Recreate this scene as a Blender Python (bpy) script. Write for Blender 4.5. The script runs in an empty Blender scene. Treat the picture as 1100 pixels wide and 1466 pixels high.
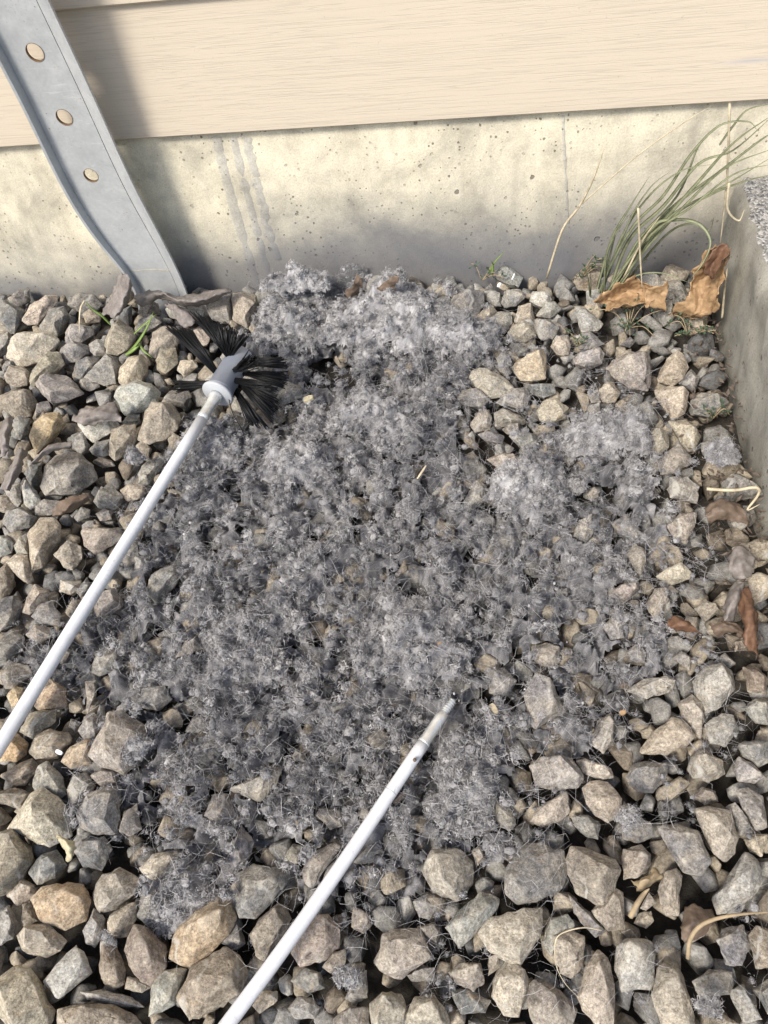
import bpy, bmesh, math, random
import numpy as np
from mathutils import Vector, Matrix, noise

random.seed(7)
rng = np.random.default_rng(7)
S = bpy.context.scene
COL = S.collection

# ------------------------------------------------------------------ camera
PITCH, YAW, ROLL = math.radians(50.974), math.radians(-12.913), math.radians(9.550)
CAM = np.array([0.0, -0.6357, 0.45])
F, CX, CY = 1101.0, 550.0, 733.0
fw = np.array([math.sin(YAW)*math.cos(PITCH), math.cos(YAW)*math.cos(PITCH), -math.sin(PITCH)])
r0 = np.array([math.cos(YAW), -math.sin(YAW), 0.0]); d0 = np.cross(fw, r0)
RX = math.cos(ROLL)*r0 + math.sin(ROLL)*d0
DX = -math.sin(ROLL)*r0 + math.cos(ROLL)*d0
cam_d = bpy.data.cameras.new('camera'); cam = bpy.data.objects.new('camera', cam_d); COL.objects.link(cam)
m = Matrix.Identity(4)
for i in range(3):
    m[i][0], m[i][1], m[i][2], m[i][3] = RX[i], -DX[i], -fw[i], CAM[i]
cam.matrix_world = m
cam_d.sensor_fit = 'VERTICAL'; cam_d.sensor_height = 34.6; cam_d.lens = 34.6*F/1466.0
cam_d.clip_start = 0.01; cam_d.clip_end = 200
S.camera = cam

# ------------------------------------------------------------------ light
SUN_EL, SUN_AZ = math.radians(47), math.radians(-31)   # azimuth measured from straight in front of the wall towards the strap side
sun_from = Vector((math.sin(SUN_AZ)*math.cos(SUN_EL), -math.cos(SUN_AZ)*math.cos(SUN_EL), math.sin(SUN_EL)))
W = bpy.data.worlds.new('World'); S.world = W; W.use_nodes = True
nt = W.node_tree
sky = nt.nodes.new('ShaderNodeTexSky'); sky.sky_type = 'NISHITA'; sky.sun_disc = False
sky.sun_elevation = SUN_EL; sky.sun_rotation = math.atan2(sun_from.x, sun_from.y)
sky.air_density = 1.0; sky.dust_density = 2.0
nt.links.new(sky.outputs[0], nt.nodes['Background'].inputs[0]); nt.nodes['Background'].inputs[1].default_value = 0.15
sl = bpy.data.lights.new('sun', 'SUN'); sl.energy = 2.9; sl.angle = math.radians(13); sl.color = (1, .95, .87)
so = bpy.data.objects.new('sun', sl); COL.objects.link(so)
so.rotation_euler = sun_from.to_track_quat('Z', 'Y').to_euler(); so.location = sun_from*6
S.view_settings.view_transform = 'Standard'; S.view_settings.look = 'None'
S.view_settings.exposure = 0.64; S.view_settings.gamma = 1; S.view_settings.use_curve_mapping = False

# ------------------------------------------------------------------ helpers
def ray(px, py):
    v = fw + RX*((px-CX)/F) + DX*((py-CY)/F)
    return v/np.linalg.norm(v)
def unp(px, py, z):                       # where the sight line meets the height z
    d = ray(px, py); return CAM + d*((z-CAM[2])/d[2])
def unw(px, py, y):                       # where it meets a plane parallel to the wall
    d = ray(px, py); return CAM + d*((y-CAM[1])/d[1])
def proj(P):
    v = np.atleast_2d(P)-CAM; z = v@fw
    return np.stack([CX+F*(v@RX)/z, CY+F*(v@DX)/z], 1)

def tag(o, label=None, cat=None, group=None, kind=None):
    if label: o['label'] = label
    if cat: o['category'] = cat
    if group: o['group'] = group
    if kind: o['kind'] = kind
    return o
def link(name, me, mat=None, parent=None, loc=None):
    o = bpy.data.objects.new(name, me); COL.objects.link(o)
    if mat: me.materials.append(mat)
    if parent: o.parent = parent
    if loc is not None: o.location = loc
    return o
def empty(name, loc):
    o = bpy.data.objects.new(name, None); COL.objects.link(o); o.location = loc; o.empty_display_size = .01
    return o
def mesh_np(name, V, Fq, smooth=True):
    V = np.asarray(V, np.float32); Fq = np.asarray(Fq, np.int32); k = Fq.shape[1]
    me = bpy.data.meshes.new(name)
    me.vertices.add(len(V)); me.vertices.foreach_set('co', V.ravel())
    me.loops.add(Fq.size); me.loops.foreach_set('vertex_index', Fq.ravel())
    me.polygons.add(len(Fq)); me.polygons.foreach_set('loop_start', np.arange(0, Fq.size, k, dtype=np.int32))
    me.polygons.foreach_set('use_smooth', np.full(len(Fq), smooth))
    me.update(calc_edges=True); return me
def mesh_py(name, V, Fs, smooth=True, sub=None):
    me = bpy.data.meshes.new(name); me.from_pydata([tuple(v) for v in V], [], Fs)
    me.polygons.foreach_set('use_smooth', [smooth]*len(me.polygons)); me.update(); return me
def bake(o):                              # apply the modifiers of an object
    dg = bpy.context.evaluated_depsgraph_get(); dg.update()
    me = bpy.data.meshes.new_from_object(o.evaluated_get(dg)); o.modifiers.clear(); o.data = me
    return o
def catmull(P, n):
    P = [np.asarray(p, float) for p in P]; out = []
    Q = [2*P[0]-P[1]] + P + [2*P[-1]-P[-2]]
    for i in range(1, len(Q)-2):
        a, b, c, d = Q[i-1:i+3]
        for k in range(n):
            t = k/n
            out.append(.5*((2*b)+(c-a)*t+(2*a-5*b+4*c-d)*t*t+(3*b-a-3*c+d)*t**3))
    out.append(P[-1]); return out
def tube(P, R, k=8, cap=True):
    """verts, faces of a round tube along P with the radii R"""
    P = [np.asarray(p, float) for p in P]; V = []; Fs = []
    up = np.array([.3, .2, .9])
    for i, p in enumerate(P):
        t = P[min(i+1, len(P)-1)]-P[max(i-1, 0)]; t /= np.linalg.norm(t)+1e-12
        a = np.cross(t, up); a /= np.linalg.norm(a)+1e-12; b = np.cross(t, a)
        r = R[i] if hasattr(R, '__len__') else R
        for j in range(k):
            an = 2*math.pi*j/k; V.append(p+r*(a*math.cos(an)+b*math.sin(an)))
    for i in range(len(P)-1):
        for j in range(k):
            Fs.append((i*k+j, i*k+(j+1) % k, (i+1)*k+(j+1) % k, (i+1)*k+j))
    if cap:
        Fs.append(tuple(range(k-1, -1, -1))); Fs.append(tuple(range((len(P)-1)*k, len(P)*k)))
    return V, Fs
class Acc:
    def __init__(s): s.V = []; s.F = []
    def add(s, vf):
        n = len(s.V); s.V += list(vf[0]); s.F += [tuple(i+n for i in f) for f in vf[1]]
    def mesh(s, name, smooth=True): return mesh_py(name, s.V, s.F, smooth)
def box(lo, hi):
    x0, y0, z0 = lo; x1, y1, z1 = hi
    V = [(x0,y0,z0),(x1,y0,z0),(x1,y1,z0),(x0,y1,z0),(x0,y0,z1),(x1,y0,z1),(x1,y1,z1),(x0,y1,z1)]
    return V, [(0,3,2,1),(4,5,6,7),(0,1,5,4),(1,2,6,5),(2,3,7,6),(3,0,4,7)]

def hsh(i, j, k, seed):
    n = (i*374761393 + j*668265263 + k*2147483647 + seed*974711) & 0xffffffff
    n = ((n ^ (n >> 13))*1274126177) & 0xffffffff
    n = ((n ^ (n >> 16))*2246822519) & 0xffffffff
    return ((n ^ (n >> 15)) & 0xffffff)/float(0xffffff)
def vnoise(P, seed=0):
    P = np.asarray(P, float); I = np.floor(P).astype(np.int64); f = P-I; f = f*f*(3-2*f); out = 0
    for a in (0, 1):
        for b in (0, 1):
            for c in (0, 1):
                w = (f[:,0] if a else 1-f[:,0])*(f[:,1] if b else 1-f[:,1])*(f[:,2] if c else 1-f[:,2])
                out = out+w*hsh(I[:,0]+a, I[:,1]+b, I[:,2]+c, seed)
    return out
def fbm(P, oct=4, seed=0):
    P = np.asarray(P, float); s = 0; a = .5; t = 0
    for o in range(oct): s = s+a*vnoise(P*2**o, seed+o*17); t += a; a *= .55
    return s/t
def in_poly(Q, poly):
    Q = np.asarray(Q); x, y = Q[:,0], Q[:,1]; ins = np.zeros(len(Q), bool); n = len(poly)
    for i in range(n):
        x1, y1 = poly[i]; x2, y2 = poly[(i+1) % n]
        c = ((y1 > y) != (y2 > y)) & (x < (x2-x1)*(y-y1)/((y2-y1) or 1e-9)+x1)
        ins ^= c
    return ins
def dist_poly(Q, poly):
    """signed distance, positive inside"""
    Q = np.asarray(Q, float); d = np.full(len(Q), 1e9); n = len(poly)
    for i in range(n):
        a = np.array(poly[i], float); b = np.array(poly[(i+1) % n], float); ab = b-a
        t = np.clip(((Q-a)@ab)/(ab@ab+1e-12), 0, 1)
        d = np.minimum(d, np.linalg.norm(Q-a-t[:,None]*ab, axis=1))
    return np.where(in_poly(Q, poly), d, -d)

# ------------------------------------------------------------------ materials
class NB:
    def __init__(s, name):
        s.m = bpy.data.materials.new(name); s.m.use_nodes = True; s.t = s.m.node_tree
        s.b = s.t.nodes['Principled BSDF']; s.out = s.t.nodes['Material Output']
    def n(s, typ, **kw):
        x = s.t.nodes.new('ShaderNode'+typ)
        for k, v in kw.items():
            if k.startswith('i_'):
                x.inputs[k[2:].replace('_', ' ')].default_value = v
            else: setattr(x, k, v)
        return x
    def l(s, a, b): s.t.links.new(a, b)
    def coord(s, scale=(1,1,1), rnd=False):
        tc = s.n('TexCoord'); mp = s.n('Mapping'); mp.inputs['Scale'].default_value = scale
        s.l(tc.outputs['Object'], mp.inputs['Vector'])
        if rnd:
            oi = s.n('ObjectInfo'); mu = s.n('Math', operation='MULTIPLY'); mu.inputs[1].default_value = 37.0
            s.l(oi.outputs['Random'], mu.inputs[0]); cb = s.n('CombineXYZ')
            for k in range(3): s.l(mu.outputs[0], cb.inputs[k])
            s.l(cb.outputs[0], mp.inputs['Location'])
        return mp.outputs[0]
    def noise(s, vec, scale, detail=4, rough=.6, dist=0):
        x = s.n('TexNoise'); x.inputs['Scale'].default_value = scale; x.inputs['Detail'].default_value = detail
        x.inputs['Roughness'].default_value = rough; x.inputs['Distortion'].default_value = dist
        s.l(vec, x.inputs['Vector']); return x.outputs['Fac']
    def ramp(s, fac, stops):
        x = s.n('ValToRGB'); cr = x.color_ramp
        while len(cr.elements) < len(stops): cr.elements.new(.5)
        for e, (p, c) in zip(cr.elements, stops):
            e.position = p; e.color = c if len(c) == 4 else (*c, 1)
        s.l(fac, x.inputs[0]); return x.outputs[0]
    def mix(s, fac, a, b, mode='MIX'):
        x = s.n('Mix', data_type='RGBA', blend_type=mode)
        for v, i in ((fac, 0), (a, 6), (b, 7)):
            if isinstance(v, (int, float)): x.inputs[i].default_value = v
            elif isinstance(v, tuple): x.inputs[i].default_value = (*v, 1) if len(v) == 3 else v
            else: s.l(v, x.inputs[i])
        return x.outputs[2]
    def math(s, op, a, b=None):
        x = s.n('Math', operation=op)
        for i, v in enumerate((a, b)):
            if v is None: continue
            if isinstance(v, (int, float)): x.inputs[i].default_value = v
            else: s.l(v, x.inputs[i])
        return x.outputs[0]
    def bump(s, h, strength, dist, prev=None):
        x = s.n('Bump'); x.inputs['Strength'].default_value = strength; x.inputs['Distance'].default_value = dist
        s.l(h, x.inputs['Height'])
        if prev is not None: s.l(prev, x.inputs['Normal'])
        return x.outputs[0]
    def done(s, col=None, rough=.9, nrm=None, metal=0, spec=.3):
        if col is not None:
            if isinstance(col, tuple): s.b.inputs['Base Color'].default_value = (*col, 1)
            else: s.l(col, s.b.inputs['Base Color'])
        if isinstance(rough, (int, float)): s.b.inputs['Roughness'].default_value = rough
        else: s.l(rough, s.b.inputs['Roughness'])
        s.b.inputs['Metallic'].default_value = metal; s.b.inputs['Specular IOR Level'].default_value = spec
        if nrm is not None: s.l(nrm, s.b.inputs['Normal'])
        return s.m
BW = lambda v: (v, v, v, 1)

def mat_stone():
    b = NB('stone'); v = b.coord(rnd=True); oi = b.n('ObjectInfo')
    base = oi.outputs['Color']
    big = b.noise(v, 55, 5, .65, .6)
    c = b.mix(b.ramp(big, [(.42, BW(0)), (.72, BW(.6))]), base, (.40, .35, .27))         # buff weathering in patches
    c = b.mix(b.ramp(b.noise(v, 90, 4, .7, 1.0), [(.6, BW(0)), (.76, BW(.5))]), c, (.33, .22, .11))  # iron stain
    gr = b.noise(v, 680, 4, .8)
    c = b.mix(.85, c, b.ramp(gr, [(.26, BW(.22)), (.5, BW(1.05)), (.74, BW(2.0))]), 'MULTIPLY')
    mid = b.noise(v, 220, 5, .75)
    c = b.mix(.9, c, b.ramp(mid, [(.3, BW(.5)), (.5, BW(1)), (.7, BW(1.55))]), 'MULTIPLY')
    wv = b.n('TexWave', wave_type='BANDS'); wv.inputs['Scale'].default_value = 16; wv.inputs['Distortion'].default_value = 9
    wv.inputs['Detail'].default_value = 3; wv.inputs['Detail Scale'].default_value = 1.6; b.l(v, wv.inputs['Vector'])
    vein = b.math('MULTIPLY', b.ramp(wv.outputs['Fac'], [(.955, BW(0)), (.995, BW(1))]), b.ramp(b.noise(v, 25, 2), [(.5, BW(0)), (.6, BW(.8))]))
    c = b.mix(vein, c, (.46, .44, .39))
    vo = b.n('TexVoronoi'); vo.inputs['Scale'].default_value = 420; b.l(v, vo.inputs['Vector'])
    c = b.mix(b.ramp(vo.outputs['Distance'], [(.10, BW(.5)), (.2, BW(0))]), c, (.05, .045, .04))
    ge = b.n('NewGeometry'); c = b.mix(b.ramp(ge.outputs['Pointiness'], [(.515, BW(0)), (.60, BW(.55))]), c, (.47, .43, .355))
    n1 = b.bump(mid, .7, .0018); n2 = b.bump(gr, .5, .0006, n1)
    return b.done(c, .92, n2, spec=.25)
M_STONE = mat_stone()

def mat_gravel():
    b = NB('gravel_bed'); v = b.coord(); at = b.n('Attribute', attribute_name='tint')
    gr = b.noise(v, 700, 3, .75); mid = b.noise(v, 160, 5, .7)
    c = b.mix(.8, at.outputs['Color'], b.ramp(gr, [(.28, BW(.45)), (.5, BW(1)), (.72, BW(1.5))]), 'MULTIPLY')
    c = b.mix(.8, c, b.ramp(mid, [(.3, BW(.55)), (.5, BW(1)), (.7, BW(1.45))]), 'MULTIPLY')
    return b.done(c, .95, b.bump(gr, .6, .0007, b.bump(mid, .6, .002)), spec=.2)
M_GRAVEL = mat_gravel()

def mat_ground():
    b = NB('dark_soil'); v = b.coord()
    n = b.noise(v, 90, 8, .7)
    return b.done(b.ramp(n, [(.3, (.028, .025, .022)), (.7, (.085, .075, .062))]), 1, b.bump(n, .8, .006), spec=.1)
M_SOIL = mat_ground()

def mat_concrete(name, light, dark, top=False):
    b = NB(name); v = b.coord()
    a = b.noise(v, 9, 7, .66, .6); c = b.ramp(a, [(.34, tuple(.80*q for q in dark)), (.50, tuple(.6*x+.4*y for x, y in zip(light, dark))), (.66, light)])
    d = b.noise(v, 38, 7, .72, .3)
    c = b.mix(.85, c, b.ramp(d, [(.28, BW(.72)), (.5, BW(1)), (.75, BW(1.22))]), 'MULTIPLY')
    st = b.noise(b.coord((38, 38, 5)), 1, 5, .6, .3)                                             # vertical runs
    c = b.mix(.6, c, b.ramp(st, [(.3, (.74, .72, .70)), (.5, BW(1)), (.72, (1.1, 1.09, 1.04))]), 'MULTIPLY')
    g = b.noise(v, 700, 3, .7)
    c = b.mix(.6, c, b.ramp(g, [(.3, BW(.7)), (.5, BW(1)), (.7, BW(1.25))]), 'MULTIPLY')
    prev = b.bump(d, .3, .003); prev = b.bump(g, .35, .0007, prev)
    for sc, r, jit in ((95, .13, .33), (230, .17, .75), (42, .085, .30)):                              # air holes of the pour
        vo = b.n('TexVoronoi'); vo.inputs['Scale'].default_value = sc
        wp = b.n('VectorMath', operation='ADD'); nn = b.n('TexNoise'); nn.inputs['Scale'].default_value = sc*1.2; b.l(v, nn.inputs['Vector'])
        sc2 = b.n('VectorMath', operation='SCALE'); sc2.inputs['Scale'].default_value = .45/sc; b.l(nn.outputs['Color'], sc2.inputs[0])
        b.l(v, wp.inputs[0]); b.l(sc2.outputs[0], wp.inputs[1]); b.l(wp.outputs[0], vo.inputs['Vector'])
        sep = b.n('SeparateColor'); b.l(vo.outputs['Color'], sep.inputs[0])
        rad = b.math('MULTIPLY', b.math('SUBTRACT', jit, sep.outputs[0]), r/jit*1.6)                      # only some cells hold a hole
        hole = b.math('SUBTRACT', rad, vo.outputs['Distance'])
        hm = b.ramp(hole, [(.0, BW(0)), (.02, BW(1))])
        hm = b.math('MULTIPLY', hm, b.ramp(b.noise(v, 8+sc*.03, 3, .6), [(.44, BW(0)), (.56, BW(1))]))
        c = b.mix(b.math('MULTIPLY', hm, .75), c, (.10, .085, .065))
        prev = b.bump(hm, -.9 if False else .9, -.002, prev)
    # shade along the foot painted into the colour with some grime, ragged upper edge
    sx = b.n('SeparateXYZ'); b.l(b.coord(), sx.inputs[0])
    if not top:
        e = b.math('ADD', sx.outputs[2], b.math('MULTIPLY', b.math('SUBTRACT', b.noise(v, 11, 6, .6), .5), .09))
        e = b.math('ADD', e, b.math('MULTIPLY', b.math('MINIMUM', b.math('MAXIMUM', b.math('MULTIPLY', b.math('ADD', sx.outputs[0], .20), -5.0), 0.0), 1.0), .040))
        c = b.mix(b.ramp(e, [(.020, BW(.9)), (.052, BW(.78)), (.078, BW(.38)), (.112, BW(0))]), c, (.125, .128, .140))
    return b.done(c, .93, prev, spec=.2)
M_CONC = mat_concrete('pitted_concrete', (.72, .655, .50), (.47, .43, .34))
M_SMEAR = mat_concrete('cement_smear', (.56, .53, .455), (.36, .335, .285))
M_CURB = mat_concrete('grey_concrete', (.34, .325, .28), (.21, .20, .175), True)

def mat_rough_top():
    b = NB('exposed_aggregate'); v = b.coord()
    vo = b.n('TexVoronoi'); vo.inputs['Scale'].default_value = 560; b.l(v, vo.inputs['Vector'])
    sep = b.n('SeparateColor'); b.l(vo.outputs['Color'], sep.inputs[0])
    c = b.ramp(sep.outputs[0], [(0, (.10, .10, .10)), (.5, (.27, .26, .24)), (1, (.48, .46, .43))])
    n = b.noise(v, 60, 6, .7)
    c = b.mix(.7, c, b.ramp(n, [(.3, BW(.6)), (.7, BW(1.3))]), 'MULTIPLY')
    return b.done(c, .95, b.bump(vo.outputs['Distance'], .6, -.0018, b.bump(n, .6, .004)), spec=.2)
M_AGG = mat_rough_top()

def mat_siding():
    b = NB('beige_vinyl'); v = b.coord((4.2, 4.2, 250)); v2 = b.coord((9, 9, 330))
    w = b.noise(v, 1.2, 3, .5, .25); w2 = b.noise(v2, 1.0, 3, .6, .4)
    line = b.ramp(w, [(.42, BW(1)), (.448, BW(.1)), (.470, BW(1)), (.535, BW(1)), (.55, BW(.2)), (.57, BW(1))])
    dirt = b.noise(b.coord(), 6, 5, .6)
    c = b.mix(b.ramp(dirt, [(.35, BW(0)), (.75, BW(.3))]), (.555, .474, .368), (.50, .432, .34))
    c = b.mix(.15, c, line, 'MULTIPLY')
    cs = unw(1075, 88, -.006); sb = b.n('VectorMath', operation='SUBTRACT'); sb.inputs[1].default_value = cs; b.l(b.coord(), sb.inputs[0])
    ml = b.n('VectorMath', operation='MULTIPLY'); ml.inputs[1].default_value = (18, 0, 210); b.l(sb.outputs[0], ml.inputs[0])
    ln = b.n('VectorMath', operation='LENGTH'); b.l(ml.outputs[0], ln.inputs[0])
    sm_ = b.math('ADD', ln.outputs['Value'], b.math('MULTIPLY', b.noise(b.coord((1, 1, 4)), 90, 5, .7), .9))
    c = b.mix(b.ramp(sm_, [(.55, BW(.55)), (1.0, BW(0))]), c, (.36, .355, .37))                 # grey scuff on the lowest board
    sp = b.noise(b.coord(), 420, 2, .6)
    c = b.mix(b.ramp(sp, [(.70, BW(0)), (.76, BW(.45))]), c, (.30, .25, .20))
    h = b.math('ADD', line, b.math('MULTIPLY', w2, .7))
    return b.done(c, .55, b.bump(h, .22, .0006), spec=.35)
M_SIDING = mat_siding()

def mat_galv():
    b = NB('galvanised_steel'); v = b.coord()
    n = b.noise(v, 45, 6, .65, .5); n2 = b.noise(v, 400, 3, .6)
    c = b.ramp(n, [(.3, (.36, .37, .37)), (.7, (.47, .475, .465))])
    c = b.mix(.4, c, b.ramp(n2, [(.3, BW(.85)), (.7, BW(1.12))]), 'MULTIPLY')
    ch = b.noise(v, 260, 3, .6)
    c = b.mix(b.ramp(ch, [(.735, BW(0)), (.75, BW(.8))]), c, (.10, .075, .055))
    rs = b.math('MULTIPLY', b.ramp(b.noise(v, 620, 4, .75), [(.57, BW(0)), (.66, BW(.8))]), b.ramp(b.noise(v, 38, 3, .6), [(.56, BW(0)), (.66, BW(1))]))
    c = b.mix(rs, c, (.20, .12, .06))
    sc = b.noise(b.coord((30, 30, 420)), 1, 2, .5, 1.5)
    c = b.mix(b.ramp(sc, [(.68, BW(0)), (.71, BW(.35))]), c, (.60, .60, .59))
    return b.done(c, b.ramp(n, [(.3, BW(.42)), (.7, BW(.62))]), b.bump(n2, .15, .0004), metal=.12, spec=.5)
M_GALV = mat_galv()
def plain(name, col, rough=.6, metal=0, var=.15, scale=60, spec=.4, bumpd=0.0):
    b = NB(name); v = b.coord(rnd=True); n = b.noise(v, scale, 5, .65)
    c = b.ramp(n, [(.3, tuple(x*(1-var) for x in col)), (.7, tuple(min(1, x*(1+var)) for x in col))])
    return b.done(c, rough, b.bump(n, .5, bumpd) if bumpd else None, metal, spec)
def mat_rod():
    b = NB('white_plastic_rod'); v = b.coord(); n = b.noise(v, 60, 6, .7); d = b.noise(v, 320, 4, .7); l = b.noise(v, 9, 4, .6)
    c = b.ramp(n, [(.3, (.56, .565, .57)), (.65, (.66, .665, .67))])
    c = b.mix(b.math('MULTIPLY', b.ramp(d, [(.56, BW(0)), (.68, BW(.55))]), b.ramp(l, [(.42, BW(.15)), (.62, BW(1))])), c, (.33, .32, .32))
    return b.done(c, b.ramp(n, [(.3, BW(.32)), (.7, BW(.55))]), b.bump(n, .3, .0003), spec=.45)
M_ROD = mat_rod()
M_ZINC = plain('zinc_plated_steel', (.70, .71, .69), .26, .65, .2, 140, .5, .0004)
M_HUB = plain('grey_blue_plastic', (.27, .29, .335), .4, 0, .08, 80)
M_WASH = plain('pale_grey_plastic', (.40, .41, .42), .4, 0, .08, 80)
M_BRIS = plain('black_nylon', (.006, .006, .0065), .45, 0, .2, 300, .25)
M_RUST = plain('rusty_rim', (.16, .10, .055), .9, .1, .4, 500)
def mat_leaf(name, a, bcol):
    b = NB(name); v = b.coord(rnd=True); n = b.noise(v, 85, 6, .7, 1.2); n2 = b.noise(v, 420, 3, .6)
    c = b.ramp(n, [(.3, a), (.68, bcol)])
    c = b.mix(.6, c, b.ramp(n2, [(.3, BW(.7)), (.7, BW(1.25))]), 'MULTIPLY')
    wv = b.n('TexWave', wave_type='BANDS'); wv.inputs['Scale'].default_value = 55; wv.inputs['Distortion'].default_value = 3.5
    b.l(v, wv.inputs['Vector'])
    b.b.inputs['Transmission Weight'].default_value = 0
    return b.done(c, .6, b.bump(wv.outputs['Fac'], .35, .0008, b.bump(n, .4, .001)), spec=.35)
M_LEAF_GOLD = mat_leaf('golden_dry_leaf', (.20, .12, .06), (.44, .29, .155))
M_LEAF_RUST = mat_leaf('rust_brown_leaf', (.085, .045, .027), (.20, .11, .065))
M_LEAF_BROWN = mat_leaf('brown_dry_leaf', (.085, .06, .043), (.20, .145, .105))
M_LEAF_GREY = mat_leaf('grey_dry_leaf', (.13, .115, .105), (.27, .235, .21))
M_LITTER = mat_leaf('dark_litter', (.055, .045, .038), (.15, .115, .085))
M_LEAF_YEL = mat_leaf('yellow_dry_leaf', (.34, .30, .19), (.52, .46, .31))
M_GRASS = plain('green_grass', (.20, .215, .125), .6, 0, .4, 120, .35)
M_GRASS_Y = plain('bright_green_blade', (.17, .25, .06), .5, 0, .3, 120, .4)
M_STRAW = plain('dry_straw', (.48, .41, .28), .75, 0, .35, 160, .3)
M_STRAW_D = plain('brown_stalk', (.30, .23, .14), .7, 0, .3, 160, .3)
M_WEED = plain('dark_weed_leaf', (.05, .08, .045), .6, 0, .4, 200, .3)
M_WHITE = plain('white_scrap', (.78, .78, .76), .6, 0, .06, 200, .3)
def mat_lint():
    b = NB('dryer_lint'); at = b.n('Attribute', attribute_name='tint'); v = b.coord()
    n = b.noise(v, 1100, 3, .75); c = b.mix(.8, at.outputs['Color'], b.ramp(n, [(.3, BW(.6)), (.5, BW(1)), (.72, BW(1.4))]), 'MULTIPLY')
    b.b.inputs['Sheen Weight'].default_value = .25; b.b.inputs['Sheen Roughness'].default_value = .5
    return b.done(c, 1, b.bump(n, .9, .0014), spec=.05)
M_LINT = mat_lint()

# ------------------------------------------------------------------ setting
XC, SK, HC, H1, H2 = .196, -.0315, .0972, .2531, .1546
g = link('ground', mesh_py('ground', [(-30,-30,-.012),(30,-30,-.012),(30,.3,-.012),(-30,.3,-.012)], [(0,1,2,3)]), M_SOIL); tag(g, kind='structure')

house = empty('house_wall', (0, .0, 0))
tag(house, 'beige vinyl clapboard house wall standing on a pale pitted concrete foundation', 'house wall')
# foundation: one face with a shallow dip between two form-board lines and raised seams
a = Acc(); a.add(box((-4, .0, -.05), (4, .25, .30)))
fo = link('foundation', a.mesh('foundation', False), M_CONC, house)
def seam(name, pts, w, pr, jag=.0006):
    V = []; Fs = []
    P = catmull([unw(x, y, 0) for x, y in pts], 14); n = len(P)
    for i, p in enumerate(P):
        ww = w*(1+.5*noise.noise(Vector((i*.33, w*900, 0))))*.5; h = pr*(1+.8*noise.noise(Vector((i*.5, w*700, 3))))
        x = p[0]+jag*noise.noise(Vector((i*.45, 7, w*999))); z = p[2]
        for q in range(9):
            t = q/4-1; V.append((x+ww*t, .0004-h*max(0, 1-t*t)**.8, z))
    for i in range(n-1):
        for j in range(8): Fs.append((i*9+j, i*9+j+1, i*9+j+10, i*9+j+9))
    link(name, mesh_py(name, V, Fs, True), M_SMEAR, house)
seam('form_seam', [(310, 196), (325, 260), (345, 330), (372, 418)], .0110, .0009)
seam('form_seam', [(334, 196), (352, 270), (372, 345), (390, 415)], .0090, .0008)
seam('rough_seam', [(352, 196), (366, 250), (382, 320), (398, 372)], .0100, .0009, .004)
seam('form_seam', [(806, 165), (809, 230), (814, 320)], .0030, .0008)
# siding boards: each a folded profile that leans out to a lip at its foot
def board(z0, z1):
    prof = [(.000, z0+.004), (-.0050, z0), (-.0066, z0+.0015), (-.0065, z0+.006), (-.0015, z1+.004), (.004, z1+.004)]
    V = []; Fs = []
    xs = np.linspace(-3, 3, 61)
    for x in xs:
        for (y, z) in prof: V.append((x, y, z))
    k = len(prof)
    for i in range(len(xs)-1):
        for j in range(k-1): Fs.append((i*k+j, (i+1)*k+j, (i+1)*k+j+1, i*k+j+1))
    return link('siding_board', mesh_py('siding_board', V, Fs, False), M_SIDING, house)
ex = H1-H2
zz = H2+.006
for i in range(22): board(zz+i*ex, zz+(i+1)*ex)
a = Acc(); a.add(box((-3, .0045, .3), (3, .25, zz+22*ex)))
link('sheathing', a.mesh('sheathing', False), M_SIDING, house)

# concrete kerb block at the curb side
cb = empty('concrete_curb', (XC, -.2, 0)); tag(cb, 'grey concrete curb block with a rough pebbly top meeting the house foundation', 'curb')
def curb_parts():
    ny, nz = 130, 16
    V = []; Fs = []
    for i in range(ny+1):
        y = -.003-i*1.1/ny
        for j in range(nz+1):
            z = -.04+(HC+.04)*j/nz
            w = .0030*(noise.fractal(Vector((y*36, z*36, 3)), 1, 2, 6))+.0022*noise.noise(Vector((y*14, z*9, 8)))+(.006*max(0, noise.noise(Vector((y*70, z*20, 4))))*max(0, (z-HC+.018)/.018) if z > HC-.018 else 0)
            if j == nz: w -= .004+.004*noise.noise(Vector((y*60, 1, 2)))
            V.append((XC+SK*y*-1*0+(-y)*SK+(-w), y, z))
    # note SK tilts the face away from square by a degree or two
    for i in range(ny):
        for j in range(nz): Fs.append((i*(nz+1)+j, i*(nz+1)+j+1, (i+1)*(nz+1)+j+1, (i+1)*(nz+1)+j))
    side = link('curb_face', mesh_py('curb_face', V, Fs), M_CURB, cb); side.matrix_parent_inverse = Matrix.Translation((-XC, .2, 0))
    nx = 60; V2 = []; F2 = []
    for i in range(ny+1):
        e = V[i*(nz+1)+nz]
        for k in range(nx+1):
            x = e[0]+k*.6/nx*(k/nx*.7+.3) if k else e[0]
            z = e[2]+(.0035*noise.fractal(Vector((x*110, e[1]*110, 5)), 1, 2, 4)+.001 if k else 0)
            V2.append((x, e[1], z))
    for i in range(ny):
        for k in range(nx): F2.append((i*(nx+1)+k, i*(nx+1)+k+1, (i+1)*(nx+1)+k+1, (i+1)*(nx+1)+k))
    t = link('curb_top', mesh_py('curb_top', V2, F2), M_AGG, cb); t.matrix_parent_inverse = Matrix.Translation((-XC, .2, 0))
curb_parts()

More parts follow.
